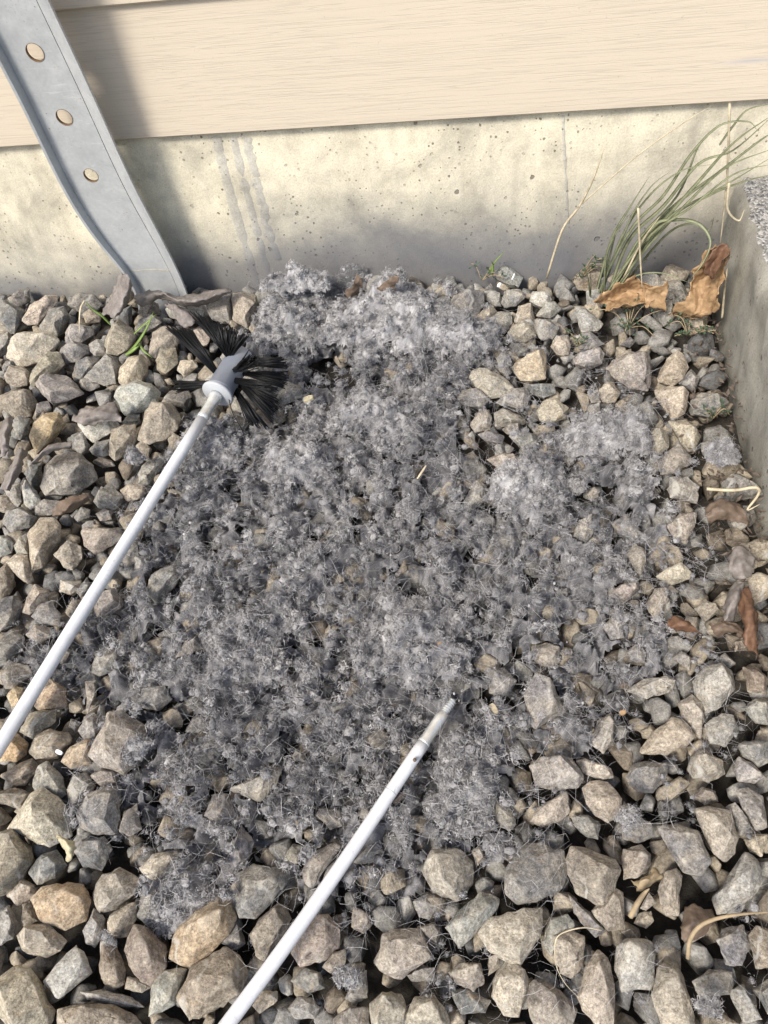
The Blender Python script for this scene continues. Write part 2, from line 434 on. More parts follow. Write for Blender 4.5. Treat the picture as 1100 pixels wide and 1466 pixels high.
# ------------------------------------------------------------------ stones
CROPS = {'A': (0,380,3.49), 'I': (200,380,3.0556), 'G': (500,380,3.0556), 'F': (780,340,3.4375), 'E': (700,680,2.75),
         'C': (700,1060,2.75), 'B': (0,1060,2.75), 'D': (350,1000,2.75), 'H': (0,760,2.75), 'P': (0,0,1)}
RAW = """
A1 g: 45,170 95,115 145,125 155,170 110,205 60,195
A2 d: 0,165 60,190 120,215 125,240 75,350 40,330 0,270
A3 t: 110,275 150,195 230,155 285,150 290,190 240,235 190,290 130,295
A4 g: 195,310 245,215 320,205 350,260 320,310 290,360 220,335
A5 b: 0,265 30,285 65,340 0,345
A6 g: 0,345 50,335 75,370 40,430 0,460
A7 f: 40,400 80,360 190,315 270,345 305,385 260,430 200,490 100,500 40,460 | broad buff stone;lying below the grey stones at the foundation, strap side
A8 d: 340,160 400,140 480,150 510,190 480,230 400,235 345,200
A9 b: 410,240 450,220 510,240 500,280 430,290
A10 t: 25,560 45,500 100,500 150,540 140,600 80,610 35,590
A11 t: 150,560 210,480 240,430 300,435 320,490 300,520 215,540 175,605 155,600
A12 g: 170,590 215,545 300,535 355,570 420,640 340,680 260,700 205,640
A13 g: 330,340 350,300 400,290 460,310 470,345 390,400 330,390
A14 g: 300,410 370,385 445,400 450,440 380,480 330,490 300,450
A15 g: 445,395 490,370 530,385 540,450 480,455 450,430
A16 d: 360,540 380,470 450,455 500,465 490,520 420,580 380,580
A17 g: 420,560 480,505 545,455 590,465 600,510 580,590 520,600
A18 g: 395,580 430,560 490,575 500,605 450,630 405,615
A19 t: 520,390 550,360 560,300 590,260 660,310 680,350 640,420 590,450 535,445
A20 f: 595,590 600,510 640,470 710,440 745,480 740,530 690,590 640,610
A22 p: 570,660 600,610 690,575 760,590 800,640 790,700 700,740 620,745
A23 t: 695,870 720,730 760,680 850,690 900,740 890,820 830,880 750,895
A24 g: 610,790 640,745 700,745 705,790 650,810
A25 p: 390,790 430,745 500,760 580,760 600,800 560,840 470,890 420,850
A26 t: 545,900 560,820 620,795 680,800 690,860 650,930 580,980 545,950
A27 g: 450,920 480,880 550,870 545,950 500,960 460,940
A28 b: 460,980 500,955 560,970 580,1000 510,1010
A29 b: 0,650 60,615 150,630 190,680 160,760 90,770 0,710
A30 g: 185,700 240,675 260,710 230,750 180,770
A31 o: 150,860 165,790 230,735 300,730 325,790 250,870 180,940 | orange ochre stone;wedged above the broad grey ridged stone
A32 d: 45,800 90,750 150,770 150,830 100,870 60,860
A33 g: 200,1100 215,1000 290,950 400,945 470,1010 485,1060 440,1100 380,1140 220,1140 | broad grey ridged stone;below the orange ochre stone, strap side of the rod
A34 d: 130,1060 150,1000 210,985 200,1090 170,1120
A35 g: 25,1120 60,1080 105,1090 110,1180 90,1210 30,1150
A36 p: 110,1100 130,1075 190,1140 210,1180 160,1230 120,1200
A37 b: 0,1150 50,1150 80,1210 30,1240 0,1230
A38 g: 10,1290 30,1220 110,1215 185,1260 150,1310 60,1335
A39 g: 175,1200 230,1170 300,1180 300,1240 180,1250
A41 g: 0,1350 40,1350 75,1390 60,1440 0,1460
A42 g: 70,1400 100,1350 140,1340 140,1440 80,1440
A43 g: 470,1180 490,1130 550,1090 620,1160 600,1200 560,1230 490,1210
A44 t: 600,1120 640,1095 720,1100 735,1140 690,1175 630,1175
A45 g: 685,1040 720,990 790,950 830,960 800,1030 740,1100 700,1090
A46 g: 480,1240 520,1210 560,1230 560,1270 500,1280
A47 g: 370,1260 410,1205 450,1220 450,1260 390,1280
A48 t: 400,1330 420,1310 600,1310 620,1350 560,1400 470,1440 420,1400
A50 t: 740,440 760,330 830,300 900,320 890,400 840,440 780,470
A51 t: 780,470 800,410 880,410 890,490 830,545 785,520
A52 f: 885,520 900,475 980,470 990,510 920,560
A53 g: 680,340 690,280 740,240 800,260 810,290 740,330
A54 b: 690,240 720,185 790,190 800,240 730,270
A56 g: 380,860 410,830 450,900 450,930 400,960 370,910
A57 b: 840,870 870,840 910,860 900,920 855,930
A58 d: 800,680 850,630 940,625 960,660 930,710 850,700
A61 b: 680,900 720,870 760,920 740,980 690,960
A62 d: 10,510 30,470 85,480 70,520 20,535
A70 t: 910,380 930,320 1000,300 1060,330 1040,400 960,420
I1 g: 295,170 330,125 400,120 405,230 395,260 320,240 300,210
I2 t: 405,120 440,110 510,120 525,170 480,230 470,275 405,235
I4 g: 110,190 200,175 290,180 280,230 180,240 130,220
G1 d: 405,90 430,45 465,50 475,90 430,110
G2 t: 370,130 390,95 430,85 450,110 440,135
G3 g: 300,170 320,140 440,130 455,160 430,195 330,200
G4 d: 435,190 460,140 530,105 590,120 595,165 560,220 500,230 450,210
G5 g: 580,115 620,105 660,120 665,180 640,180 600,150
G6 t: 545,250 570,205 620,170 650,200 620,230 600,270
G7 g: 610,240 650,205 710,205 715,250 680,300 630,260
G8 t: 570,285 600,260 635,270 640,310 600,320
G9 t: 450,260 470,230 530,230 550,280 500,300 460,280
G10 g: 665,160 680,115 750,105 770,140 730,180 680,185
G11 g: 620,40 680,0 720,20 760,50 740,100 650,60
G12 p: 790,160 800,115 870,110 890,150 840,185
G13 g: 820,220 860,160 900,160 930,190 880,230
G14 t: 720,260 740,180 800,165 815,240 800,255 760,235
G15 t: 690,300 720,260 760,235 800,260 818,310 770,335 720,330
G16 g: 805,280 815,235 880,240 920,270 890,320 840,330
G17 t: 885,350 900,310 950,305 960,340 930,370
G19 o: 708,450 740,410 820,370 850,368 862,430 860,500 800,510 750,505 | orange-tan block stone;sitting on lint beside the pale pointed stone
G20 c: 528,490 540,455 600,450 690,490 725,540 690,580 620,580 560,540 | pale pointed stone;cream and bare at the lint edge beside the orange-tan block
G21 g: 470,580 500,540 560,535 620,590 590,620 500,610
G22 g: 630,440 690,435 715,470 690,490
G23 g: 640,600 720,540 770,525 795,580 760,630 660,610
G24 d: 780,530 830,515 900,520 905,560 850,580 800,560
G25 f: 530,700 560,640 600,630 625,660 620,720 550,730
G26 t: 635,650 670,625 740,650 785,690 740,700 680,690 640,705
G27 b: 670,720 700,690 750,690 740,730 690,740
G28 d: 560,740 600,725 680,745 670,780 600,770
G29 f: 815,640 850,590 910,580 960,620 950,670 880,700 830,680
G30 b: 600,850 660,820 730,830 755,870 720,900 650,890
G31 g: 700,750 750,730 820,740 825,790 760,800
G32 b: 940,850 970,770 1000,780 990,860 960,885
G33 g: 490,1050 560,940 600,960 590,1040 530,1080
G34 c: 1040,1000 1070,970 1095,980 1090,1015 1050,1020
G35 g: 1045,620 1100,600 1100,680 1060,680
G36 g: 1040,560 1090,540 1100,560 1100,600 1060,600
F1 p: 0,470 20,410 70,435 60,480 10,500
F2 t: 30,540 60,490 110,485 130,530 120,580 60,580
F3 p: 140,600 170,570 270,545 295,575 280,620 200,640 150,625
F4 t: 300,640 330,600 430,565 510,560 525,720 510,760 420,745 360,710 | broad flat tan stone;beside the sharp ridged stone near the curb
F5 t: 555,690 575,640 600,600 655,558 690,590 712,640 680,700 630,728 560,715 | sharp ridged stone;tan with a bright facet near the curb
F6 t: 538,750 590,730 700,745 710,770 690,870 630,893 590,850 550,790
F7 t: 250,770 300,715 340,710 370,770 350,810 290,815
F8 d: 660,720 720,650 760,690 740,760 700,740
F9 d: 715,800 770,770 860,775 905,810 880,860 800,890 730,870
F10 t: 495,970 550,940 610,950 615,1030 560,1070 510,1030
F11 t: 610,910 690,895 750,940 770,980 740,1050 700,1055 665,1000
F12 b: 560,1100 600,1050 660,1010 720,1080 730,1110 640,1160 570,1170
F13 t: 530,1130 550,1100 565,1140 540,1175
F14 d: 600,1240 620,1190 700,1180 760,1230 750,1310 680,1290 620,1280
F18 p: 150,330 200,340 290,420 260,460 180,460 160,400
F19 d: 370,530 420,490 450,510 420,540
F20 g: 150,490 220,460 300,520 250,550 170,550
E1 c: 160,705 175,670 225,655 275,680 280,730 250,760 190,745 | lone cream stone;bare in the middle of the lint above the rod tip
E2 t: 545,850 600,810 690,790 735,810 720,850 620,880
E3 p: 800,810 850,770 920,740 965,770 970,840 900,920 850,940 820,880 | large pale grey stone;next to the big buff oval stone, curb side
E4 f: 600,1080 640,1020 720,960 780,970 815,1020 790,1060 700,1100 600,1100 | big buff oval stone;below the large pale grey stone near the curb
E5 t: 745,900 800,860 840,900 850,950 835,1040 800,1000 760,960
E6 t: 395,1060 430,970 480,935 497,970 490,1060 450,1100
E7 g: 850,980 920,940 965,940 980,1010 930,1070 870,1060
E8 g: 140,870 180,780 240,800 280,880 308,930 250,960 180,1000 150,930
E9 g: 0,760 60,760 110,810 80,870 0,860
E10 c: 655,400 690,370 760,345 800,380 790,410 720,430
E11 t: 470,470 520,430 590,420 590,450 530,510 490,490
E12 t: 545,310 580,270 615,290 620,330 600,410 570,370
E13 t: 620,510 650,450 700,440 710,490 660,580 630,540
E14 b: 810,530 850,490 900,510 910,535 850,580
E15 t: 690,500 715,490 720,540 690,560
E16 g: 450,600 480,560 530,580 530,640 480,650
E17 b: 1000,760 1060,755 1100,800 1090,860 1020,850
E18 g: 1000,920 1050,880 1100,890 1100,980 1050,980
E19 b: 960,660 1000,645 1015,680 970,695
E20 d: 890,730 930,700 975,740 950,760 900,750
E21 g: 540,700 580,665 620,700 610,740 550,735
E22 g: 720,720 760,690 800,720 790,770
E23 g: 330,240 350,180 410,150 410,230 380,270
E24 b: 700,200 750,150 820,150 810,200 780,270 730,250
E25 d: 480,190 540,160 600,230 570,260 510,230
C1 g: 160,100 200,65 280,55 330,70 370,150 350,190 280,200 180,185
C2 f: 345,80 380,70 480,110 490,145 440,160 370,130
C3 d: 535,150 560,100 620,75 700,90 700,150 650,205 580,200
C4 t: 780,110 800,50 850,40 920,80 930,130 870,165 800,155
C5 g: 960,110 985,60 1040,90 1090,150 1050,170 980,160
C6 d: 975,20 1010,0 1100,0 1100,90 1060,110 1000,60
C7 t: 370,190 400,160 470,160 525,230 525,280 470,325 420,300 385,250
C8 f: 160,320 190,260 250,230 310,200 322,280 280,320 210,345
C9 t: 10,290 30,240 80,260 110,330 80,360 20,310
C10 g: 325,300 390,295 440,330 430,390 380,380 340,340
C11 d: 520,340 560,290 640,330 655,380 590,405 530,385
C12 b: 800,220 840,185 890,200 905,240 850,255
C13 t: 805,270 860,260 950,280 980,390 970,450 930,475 880,440 840,350
C14 g: 970,200 1020,185 1080,220 1095,340 1050,360 1000,280
C15 g: 930,260 970,245 1020,310 1040,360 990,370
C16 g: 660,340 740,330 820,360 880,480 840,535 760,520 720,430
C17 t: 1000,390 1050,365 1100,370 1075,460 1030,440
C18 d: 60,540 110,430 180,400 290,430 310,500 290,580 190,640 110,645 70,600 | large dark stone;next to the knobbly brown stone, on its strap side
C19 b: 300,470 320,415 370,415 430,460 500,470 520,510 470,660 430,650 350,600 310,540 | knobbly brown stone;large and lumpy beside the large dark stone
C20 t: 525,430 600,410 640,450 645,490 590,540 530,550
C21 t: 665,590 690,520 740,500 760,530 745,690 700,690 675,640
C22 p: 880,620 930,560 970,490 1010,440 1060,470 1078,560 1040,620 960,670 900,685 | curved grey stone;long and smooth above the arched stalk
C23 t: 400,670 440,655 500,580 530,600 535,740 470,750 430,710
C24 t: 595,660 630,600 660,640 620,670
C25 t: 570,720 590,680 640,670 650,710 620,740
C27 t: 255,770 320,740 375,770 370,880 330,935 280,920 260,840
C28 g: 205,800 240,700 310,680 340,730 260,770 250,850
C29 p: 500,800 540,770 640,790 660,840 640,980 520,990 500,900 | pale square stone;upright block below the knobbly brown stone
C30 f: 10,1010 20,920 70,865 140,900 157,950 120,1090 60,1080
C31 b: 150,960 180,935 280,980 355,1060 330,1116 300,1140 180,1140 155,1050
C32 t: 350,1010 380,900 430,835 470,860 500,960 495,1116 470,1150 430,1130 370,1060
C33 t: 640,1000 660,900 700,865 750,880 790,990 812,1090 790,1150 690,1140 650,1050
C34 d: 900,790 920,740 1000,730 1020,800 1000,890 930,880
C35 b: 1020,770 1050,725 1100,740 1140,800 1130,900 1050,900
C36 b: 760,780 790,650 880,680 860,760 800,800
C37 g: 800,950 870,900 960,910 950,1000 830,1020
C38 g: 940,980 1000,960 1080,1100 1000,1110
C39 d: 1040,980 1100,940 1160,1000 1100,1080
C41 t: 870,1090 930,1080 990,1116 960,1150 860,1150
C43 d: 310,600 400,680 460,750 420,780 340,690
B1 b: 0,140 40,110 130,65 160,110 100,170 50,185
B2 g: 130,180 150,100 190,85 250,150 265,210 220,245 150,220
B3 b: -30,210 60,185 130,210 100,270 0,250
B4 f: 25,345 70,280 120,210 175,190 230,230 275,290 280,370 230,400 200,420 110,390 | large lumpy buff stone;with the small pale yellow leaf on its edge
B5 g: 305,280 340,215 420,185 475,180 470,300 455,370 360,370 315,340 | big ridged grey stone;beside the large lumpy buff stone
B6 t: 360,140 400,110 465,120 468,170 400,185
B7 g: 265,200 290,130 340,130 380,180 310,240 275,260
B8 t: 470,360 490,280 540,250 560,350 510,380
B9 b: -40,480 0,370 50,350 120,420 130,480 60,590 0,620
B10 d: 115,520 160,450 220,430 265,490 220,545 150,570
B11 d: 290,440 320,390 410,380 440,430 400,510 330,495
B12 f: 355,600 400,530 470,495 550,545 530,610 450,665 390,685
B13 o: 118,625 170,570 270,548 330,570 357,630 340,710 250,745 170,710 | rounded ochre stone;large and smooth below the large lumpy buff stone
B14 b: 80,720 90,640 120,630 150,710 100,740
B15 t: 60,770 100,730 190,725 262,790 240,830 180,860 85,825
B16 g: -30,680 40,650 70,720 50,780 0,810
B17 t: 420,750 430,690 500,650 540,630 540,700 500,770 440,780
B18 g: 330,750 370,660 415,700 410,770 370,820 340,800
B19 b: 490,830 530,720 580,740 655,810 655,890 600,970 550,950 500,890
B20 b: 385,880 400,790 450,785 500,900 490,960 440,985 400,940
B21 p: 170,950 230,870 300,800 350,860 368,915 310,960 235,1015
B22 f: -30,960 60,890 130,895 170,970 220,1060 200,1140 60,1150 -20,1060 | pale corner stone;large and light beside the lowest grey wedge, strap side
B23 o: 670,860 690,750 770,670 860,620 920,640 930,700 900,770 840,820 750,900 | large two-tone stone;ochre and tan, between lint and the loose rod
B24 g: 545,690 560,600 600,560 660,580 640,720 600,765
B25 c: 545,500 600,450 700,425 735,440 700,490 620,555 580,540
B28 b: 700,1010 760,890 880,815 940,840 985,920 940,1000 870,1060 800,1080 740,1116
B29 g: 580,1090 600,960 640,905 740,900 700,990 690,1040
B30 d: 850,560 900,470 950,330 1000,400 980,470 900,560 870,590
B32 p: 320,990 400,980 520,1010 570,1050 480,1050 350,1020
B33 b: 230,1060 320,1030 460,1040 540,1090 560,1130 400,1160 230,1140
B34 g: 800,300 840,210 900,210 935,310 880,330
B35 t: 30,610 80,540 140,570 150,610 70,650
B36 t: 500,930 540,935 600,970 560,995 490,980
B37 d: 860,790 930,690 970,800 930,830
P1 g: 327,1275 342,1253 364,1238 412,1240 417,1254 404,1276 368,1313 345,1314 329,1293 | big flat grey stone;at the lint edge on the strap side of the loose rod
P2 f: 685,1335 703,1313 750,1303 778,1298 773,1336 747,1384 722,1373 700,1362 | pale triangular stone;big with a sloping face below the large dark stone
P3 f: 330,1130 363,1120 395,1098 404,1100 396,1125 372,1148 350,1140
P4 t: 40,795 40,765 57,741 77,741 87,753 85,775 62,812 45,824
D2 b: 20,930 60,870 130,810 165,815 185,870 140,950 80,1040 50,1020
D3 t: 180,1000 210,920 270,855 330,850 380,910 370,980 300,1040 220,1055
D4 t: 225,680 260,610 340,570 380,580 330,660 270,745 240,730
D5 t: 305,1060 350,1000 400,990 400,1045 340,1080
D6 t: 520,1040 540,930 640,895 690,900 740,1020 620,1100 560,1090
D7 t: 700,680 740,600 830,585 905,640 900,720 840,800 740,760 | big bright-edged stone;tan, at the lint edge on the curb side of the loose rod
D8 b: 430,820 490,840 505,890 470,925 420,900
D9 g: 790,900 850,830 930,760 1005,790 1000,830 900,900 850,985
D12 b: 805,1080 840,1045 930,1040 950,1120 900,1155 830,1120
D13 g: 640,1090 700,1050 750,1060 750,1110 660,1115
D14 t: 495,1200 540,1150 620,1160 640,1220 620,1300 500,1310
D15 f: 640,1240 670,1180 750,1170 790,1220 810,1282 780,1320 640,1310
D16 d: 810,1150 880,1140 970,1190 950,1240 850,1240
D17 b: 350,1260 420,1210 490,1215 490,1310 350,1310
D18 g: 170,1220 210,1170 270,1180 300,1220 280,1260 200,1260
D19 t: 30,1210 70,1150 130,1150 135,1190 60,1240
D20 d: 180,1110 240,1060 300,1080 320,1140 250,1160
D21 g: 400,1180 430,1100 480,1070 490,1180 430,1200
D22 b: 680,900 750,880 775,920 760,970 710,950
D23 t: 480,160 530,100 575,150 560,190 500,190
D24 c: 190,230 200,200 240,215 240,250 200,245
D26 b: 280,460 300,430 380,440 390,500 340,515
D27 t: 450,460 450,430 490,430 500,470 470,490
D28 t: 150,640 190,570 230,580 210,650
D29 o: 580,410 620,370 640,385 600,420
D30 c: 980,450 1010,410 1060,470 1060,520 1010,510
D31 t: 890,600 930,580 950,630 920,660
D34 g: 660,800 720,770 765,820 730,870 690,860
D35 b: 960,1010 1000,1000 1010,1060 960,1090
H3 t: 20,125 60,90 110,90 120,160 135,195 110,205 60,170
H4 t: 210,90 270,30 320,60 325,110 290,160 250,140
H5 b: -20,170 30,120 60,190 50,240 0,275
H6 d: -20,310 0,270 70,250 90,300 60,370 0,400
H7 t: 90,320 100,270 140,215 195,240 190,275 120,330
H8 g: 120,340 150,290 200,275 240,330 240,375 170,370
H9 b: 100,410 140,370 200,380 205,420 140,440
H10 t: 235,240 240,195 320,195 320,230 280,250
H11 g: -20,450 50,390 100,420 90,460 30,510 0,510
H12 b: 0,570 40,510 110,530 135,560 60,620 20,620
H13 o: 30,650 60,610 95,620 90,680 50,710
H14 o: 130,690 160,640 200,585 260,620 260,690 180,715
H15 t: 335,590 380,590 380,650 345,720
H16 b: 75,790 110,710 220,700 220,750 130,820
H17 c: 345,880 400,780 430,720 480,710 575,760 570,880 490,960 450,930 400,920 | big cream slab stone;at the lint edge on the strap side, one corner dusted
H18 g: 310,790 330,730 370,710 400,760 380,820 330,820
H19 b: 115,870 140,800 200,780 270,790 285,830 230,890 140,900
H20 o: 240,910 280,850 340,815 370,830 345,890 360,920 280,940
H21 o: -20,880 20,850 60,795 110,830 105,880 60,910 0,910
H23 g: 575,250 590,170 680,130 710,170 700,200 620,285
H24 t: 370,290 400,240 450,220 490,290 430,330 380,340
H25 b: 690,500 730,430 780,415 800,460 750,490
H26 t: 355,560 380,490 430,460 480,480 440,550 400,570
H27 g: 540,690 560,620 650,610 680,660 620,710
H28 g: 465,130 490,70 545,55 545,120 500,150
H29 g: 300,240 330,210 345,180 360,220 320,265
H30 b: 730,790 760,740 800,720 830,770 760,800
H31 b: 230,510 270,460 290,480 250,530
H34 g: 270,770 280,740 310,750 300,800
"""
COLS = {'g': ((.225,.215,.195), 'grey'), 't': ((.32,.275,.21), 'tan'), 'o': ((.40,.29,.17), 'ochre'), 'd': ((.135,.132,.127), 'dark grey'),
        'c': ((.50,.44,.33), 'cream'), 'b': ((.215,.18,.138), 'brown'), 'p': ((.345,.33,.295), 'pale grey'), 'f': ((.41,.355,.265), 'buff')}
ANCHOR = {}
STONES = []
for ln in RAW.strip().splitlines():
    ln = ln.split('#')[0].strip()
    if not ln: continue
    head, rest = ln.split(':', 1); tok = head.split(); key, colr = tok[0], tok[1]
    note = None
    if '|' in rest: rest, note = rest.split('|')
    ox, oy, sc = CROPS[key[0]]
    v = [float(q) for q in rest.replace(',', ' ').split()]
    poly = [(ox+v[i]/sc, oy+v[i+1]/sc) for i in range(0, len(v), 2)]
    STONES.append(dict(key=key, col=colr, poly=poly, note=note))
def area(p): return .5*abs(sum(p[i][0]*p[(i+1) % len(p)][1]-p[(i+1) % len(p)][0]*p[i][1] for i in range(len(p))))

def rock_mesh(name, pts, s, detail=1.0, seed=0):
    bm = bmesh.new()
    for p in pts: bm.verts.new(p)
    r = bmesh.ops.convex_hull(bm, input=bm.verts)
    bmesh.ops.delete(bm, geom=[v for v in bm.verts if not v.link_faces], context='VERTS')
    bmesh.ops.remove_doubles(bm, verts=bm.verts, dist=s*.07)
    bmesh.ops.dissolve_limit(bm, angle_limit=.16, verts=bm.verts, edges=bm.edges)
    bmesh.ops.bevel(bm, geom=bm.edges[:], offset=s*random.uniform(.012, .042), segments=2 if detail >= 1 else 1, profile=.6, affect='EDGES', clamp_overlap=True)
    bmesh.ops.triangulate(bm, faces=bm.faces[:])
    for L in ((.32, .21) if detail >= 1 else ((.34,) if detail > .3 else ())):
        ed = [e for e in bm.edges if e.calc_length() > s*L]
        bmesh.ops.subdivide_edges(bm, edges=ed, cuts=1, use_grid_fill=True)
        bmesh.ops.triangulate(bm, faces=[f for f in bm.faces if len(f.verts) > 3])
    bm.normal_update(); o = Vector((seed*3.1, seed*1.7, 0))
    mv = []
    for v in bm.verts:
        q = v.co/s
        mv.append(v.normal*s*(.055*noise.noise(q*2.2+o)+.040*noise.noise(q*5.5+o)+.026*noise.noise(q*12+o)))
    for v, d in zip(bm.verts, mv): v.co += d
    me = bpy.data.meshes.new(name); bm.to_mesh(me); bm.free()
    me.polygons.foreach_set('use_smooth', [True]*len(me.polygons)); return me

def stone_from_outline(st, i):
    poly = st['poly']; cx = sum(p[0] for p in poly)/len(poly); cy = sum(p[1] for p in poly)/len(poly)
    g0 = unp(cx, cy, .015); zz = (g0-CAM)@fw
    s = math.sqrt(area(poly))*zz/F
    zc = .010+.30*s+random.uniform(-.002, .002)
    c = unp(cx, cy, zc); tc = CAM-c; tc /= np.linalg.norm(tc)
    n = .5*np.array([0,0,1])+.5*tc; n /= np.linalg.norm(n)
    ring = []
    for (x, y) in poly:
        d = ray(x, y); ring.append(CAM+d*(((c-CAM)@n)/(d@n))-c)
    rg = random.Random(i*13+5); pts = []
    t = s*rg.uniform(.42, .6)
    e1 = ring[0]/np.linalg.norm(ring[0]); e2 = np.cross(n, e1)
    tx, ty = rg.uniform(-.5, .5), rg.uniform(-.5, .5)
    for p in ring:
        pts.append(p*1.02+n*rg.uniform(-.12, .12)*s)
        pts.append(p*rg.uniform(.55, .85)-n*t*rg.uniform(.7, 1.1))
    k = len(ring); start = rg.randrange(k); m_ = rg.choice((3, 4, 4, 5))
    for q in range(m_):
        p = ring[(start+round(q*k/m_)) % k]
        ins = rg.uniform(.38, .80); h = t*(.72+tx*(p@e1)/s+ty*(p@e2)/s)
        pts.append(p*ins+n*max(.25*t, h))
    me = rock_mesh('stone', [Vector(p) for p in pts], s, 1.0, i)
    o = link('stone', me, M_STONE, None, c)
    base, word = COLS[st['col']]
    j = [rg.uniform(.80, 1.22)]*3
    dst = .40*float(density([c[:2]])[0])+(.42*rg.uniform(.4, 1.1) if in_poly(np.array([c[:2]]), SPARSE)[0] else .05)
    dst = min(dst, .62)
    o.color = (*[min(1, (b*q*(1-dst)+dst*w_)*rg.uniform(.97, 1.03)) for b, q, w_ in zip(base, j, (.165, .16, .165))], 1)
    st.update(obj=o, c=c, px=(cx, cy), s=s, word=word, ring=ring, n=n, top=c[2]+t*.7)
    return o

# lint cover: outline of the thick lint on the ground
LINT_PX = [(352,480),(380,402),(470,396),(520,412),(585,425),(625,470),(700,462),(738,505),(690,545),(640,590),(668,650),(720,690),(790,640),(830,590),(905,590),(945,660),(950,705),
 (925,770),(880,800),(870,850),(930,870),(985,930),(930,980),(880,1000),(840,1040),(740,1075),(700,1130),(745,1190),(700,1235),(620,1290),(520,1310),(480,1245),(370,1235),
 (265,1330),(215,1290),(235,1215),(165,1190),(205,1090),(150,1010),(70,995),(30,930),(125,885),(190,785),(240,690),(285,625),(350,600),(405,600),(420,545)]
LINT = [tuple(unp(x, y, .02)[:2]) for x, y in LINT_PX]
def density(XY):
    XY = np.asarray(XY, float); P3 = np.c_[XY*26, np.full(len(XY), .5)]
    d = dist_poly(XY, LINT)+.085*(fbm(P3, 4, 3)-.5)
    return np.clip((d+.024)/.055, 0, 1)

SPARSE = [tuple(unp(x, y, .02)[:2]) for x, y in [(380,560),(640,440),(860,480),(960,560),(1010,650),(1030,800),(1080,940),(1090,1290),(1090,1420),(700,1470),(440,1470),(330,1380),(180,1330),(110,1200),(60,1000),(0,960),(60,860),(190,700)]]
for i, st in enumerate(STONES): stone_from_outline(st, i)

CAVE = (unp(477, 530, 0)[:2]+np.array([0, -.015]), .0225)
# further stones between the outlined ones: the largest are things, the small rest is one bed
px_all = [st['poly'] for st in STONES]
cells = []
gx = np.arange(-.56, .20, .0135); gy = np.arange(-.66, -.006, .0135)
for x in gx:
    for y in gy: cells.append((x+random.uniform(-.005, .005), y+random.uniform(-.005, .005)))
cells = np.array(cells); P = np.c_[cells, np.full(len(cells), .010)]; Q = proj(P)
ok = (P[:,0] < XC+SK*-P[:,1]-.012) & (Q[:,0] > -40) & (Q[:,0] < 1140) & (Q[:,1] < 1500)
clear = np.full(len(Q), 1e9)
for st in STONES:
    near = np.abs(Q-np.array(st['px'])).max(1) < 160
    if near.any(): clear[near] = np.minimum(clear[near], -dist_poly(Q[near], st['poly']))
scale = ((P-CAM)@fw)/F
free = clear*scale
order = np.argsort(-free); FILL = []; taken = []
dens_c = density(cells)
for k in order:
    if not ok[k] or free[k] < .0022 or np.hypot(*(cells[k]-CAVE[0])) < .029: continue
    r = min(max(free[k]*1.35, .0062), .0145)
    if any((cells[k][0]-u)**2+(cells[k][1]-w)**2 < (r+q)**2*.55 for u, w, q in taken): continue
    taken.append((cells[k][0], cells[k][1], r)); FILL.append((cells[k][0], cells[k][1], r, dens_c[k]))
vis_fill = sorted([f for f in FILL if f[3] < .4], key=lambda f: -f[2])
n_things = max(0, 300-len(STONES))
def rand_rock_pts(r, rg):
    pts = []; ax = [rg.uniform(.75, 1.25), rg.uniform(.7, 1.1), rg.uniform(.55, .85)]
    for q in range(15):
        z = rg.uniform(-1, 1); a_ = rg.uniform(0, 6.283); w = math.sqrt(1-z*z)
        k = rg.uniform(.8, 1.08); pts.append(Vector((w*math.cos(a_)*r*ax[0]*k, w*math.sin(a_)*r*ax[1]*k, z*r*ax[2]*k)))
    return pts
fill_cols = 'ggdtbgbtdp'
for i, (x, y, r, dn) in enumerate(vis_fill[:n_things]):
    rg = random.Random(900+i); s = r*1.8; colr = rg.choice(fill_cols)
    me = rock_mesh('stone', rand_rock_pts(r*1.1, rg), s, 1.0, 400+i)
    c = np.array([x, y, .006+.35*r]); o = link('stone', me, M_STONE, None, c)
    base, word = COLS[colr]; k = rg.uniform(.8, 1.1); o.color = (*[b*k for b in base], 1)
    q = proj(c)[0]; z_ = (c-CAM)@fw; rr = r*F/z_
    poly = [(q[0]+rr*math.cos(t_*1.0472), q[1]+rr*.8*math.sin(t_*1.0472)) for t_ in range(6)]
    STONES.append(dict(key='fill', col=colr, poly=poly, note=None, obj=o, c=c, px=tuple(q), s=s, word=word, top=c[2]+r*.7))
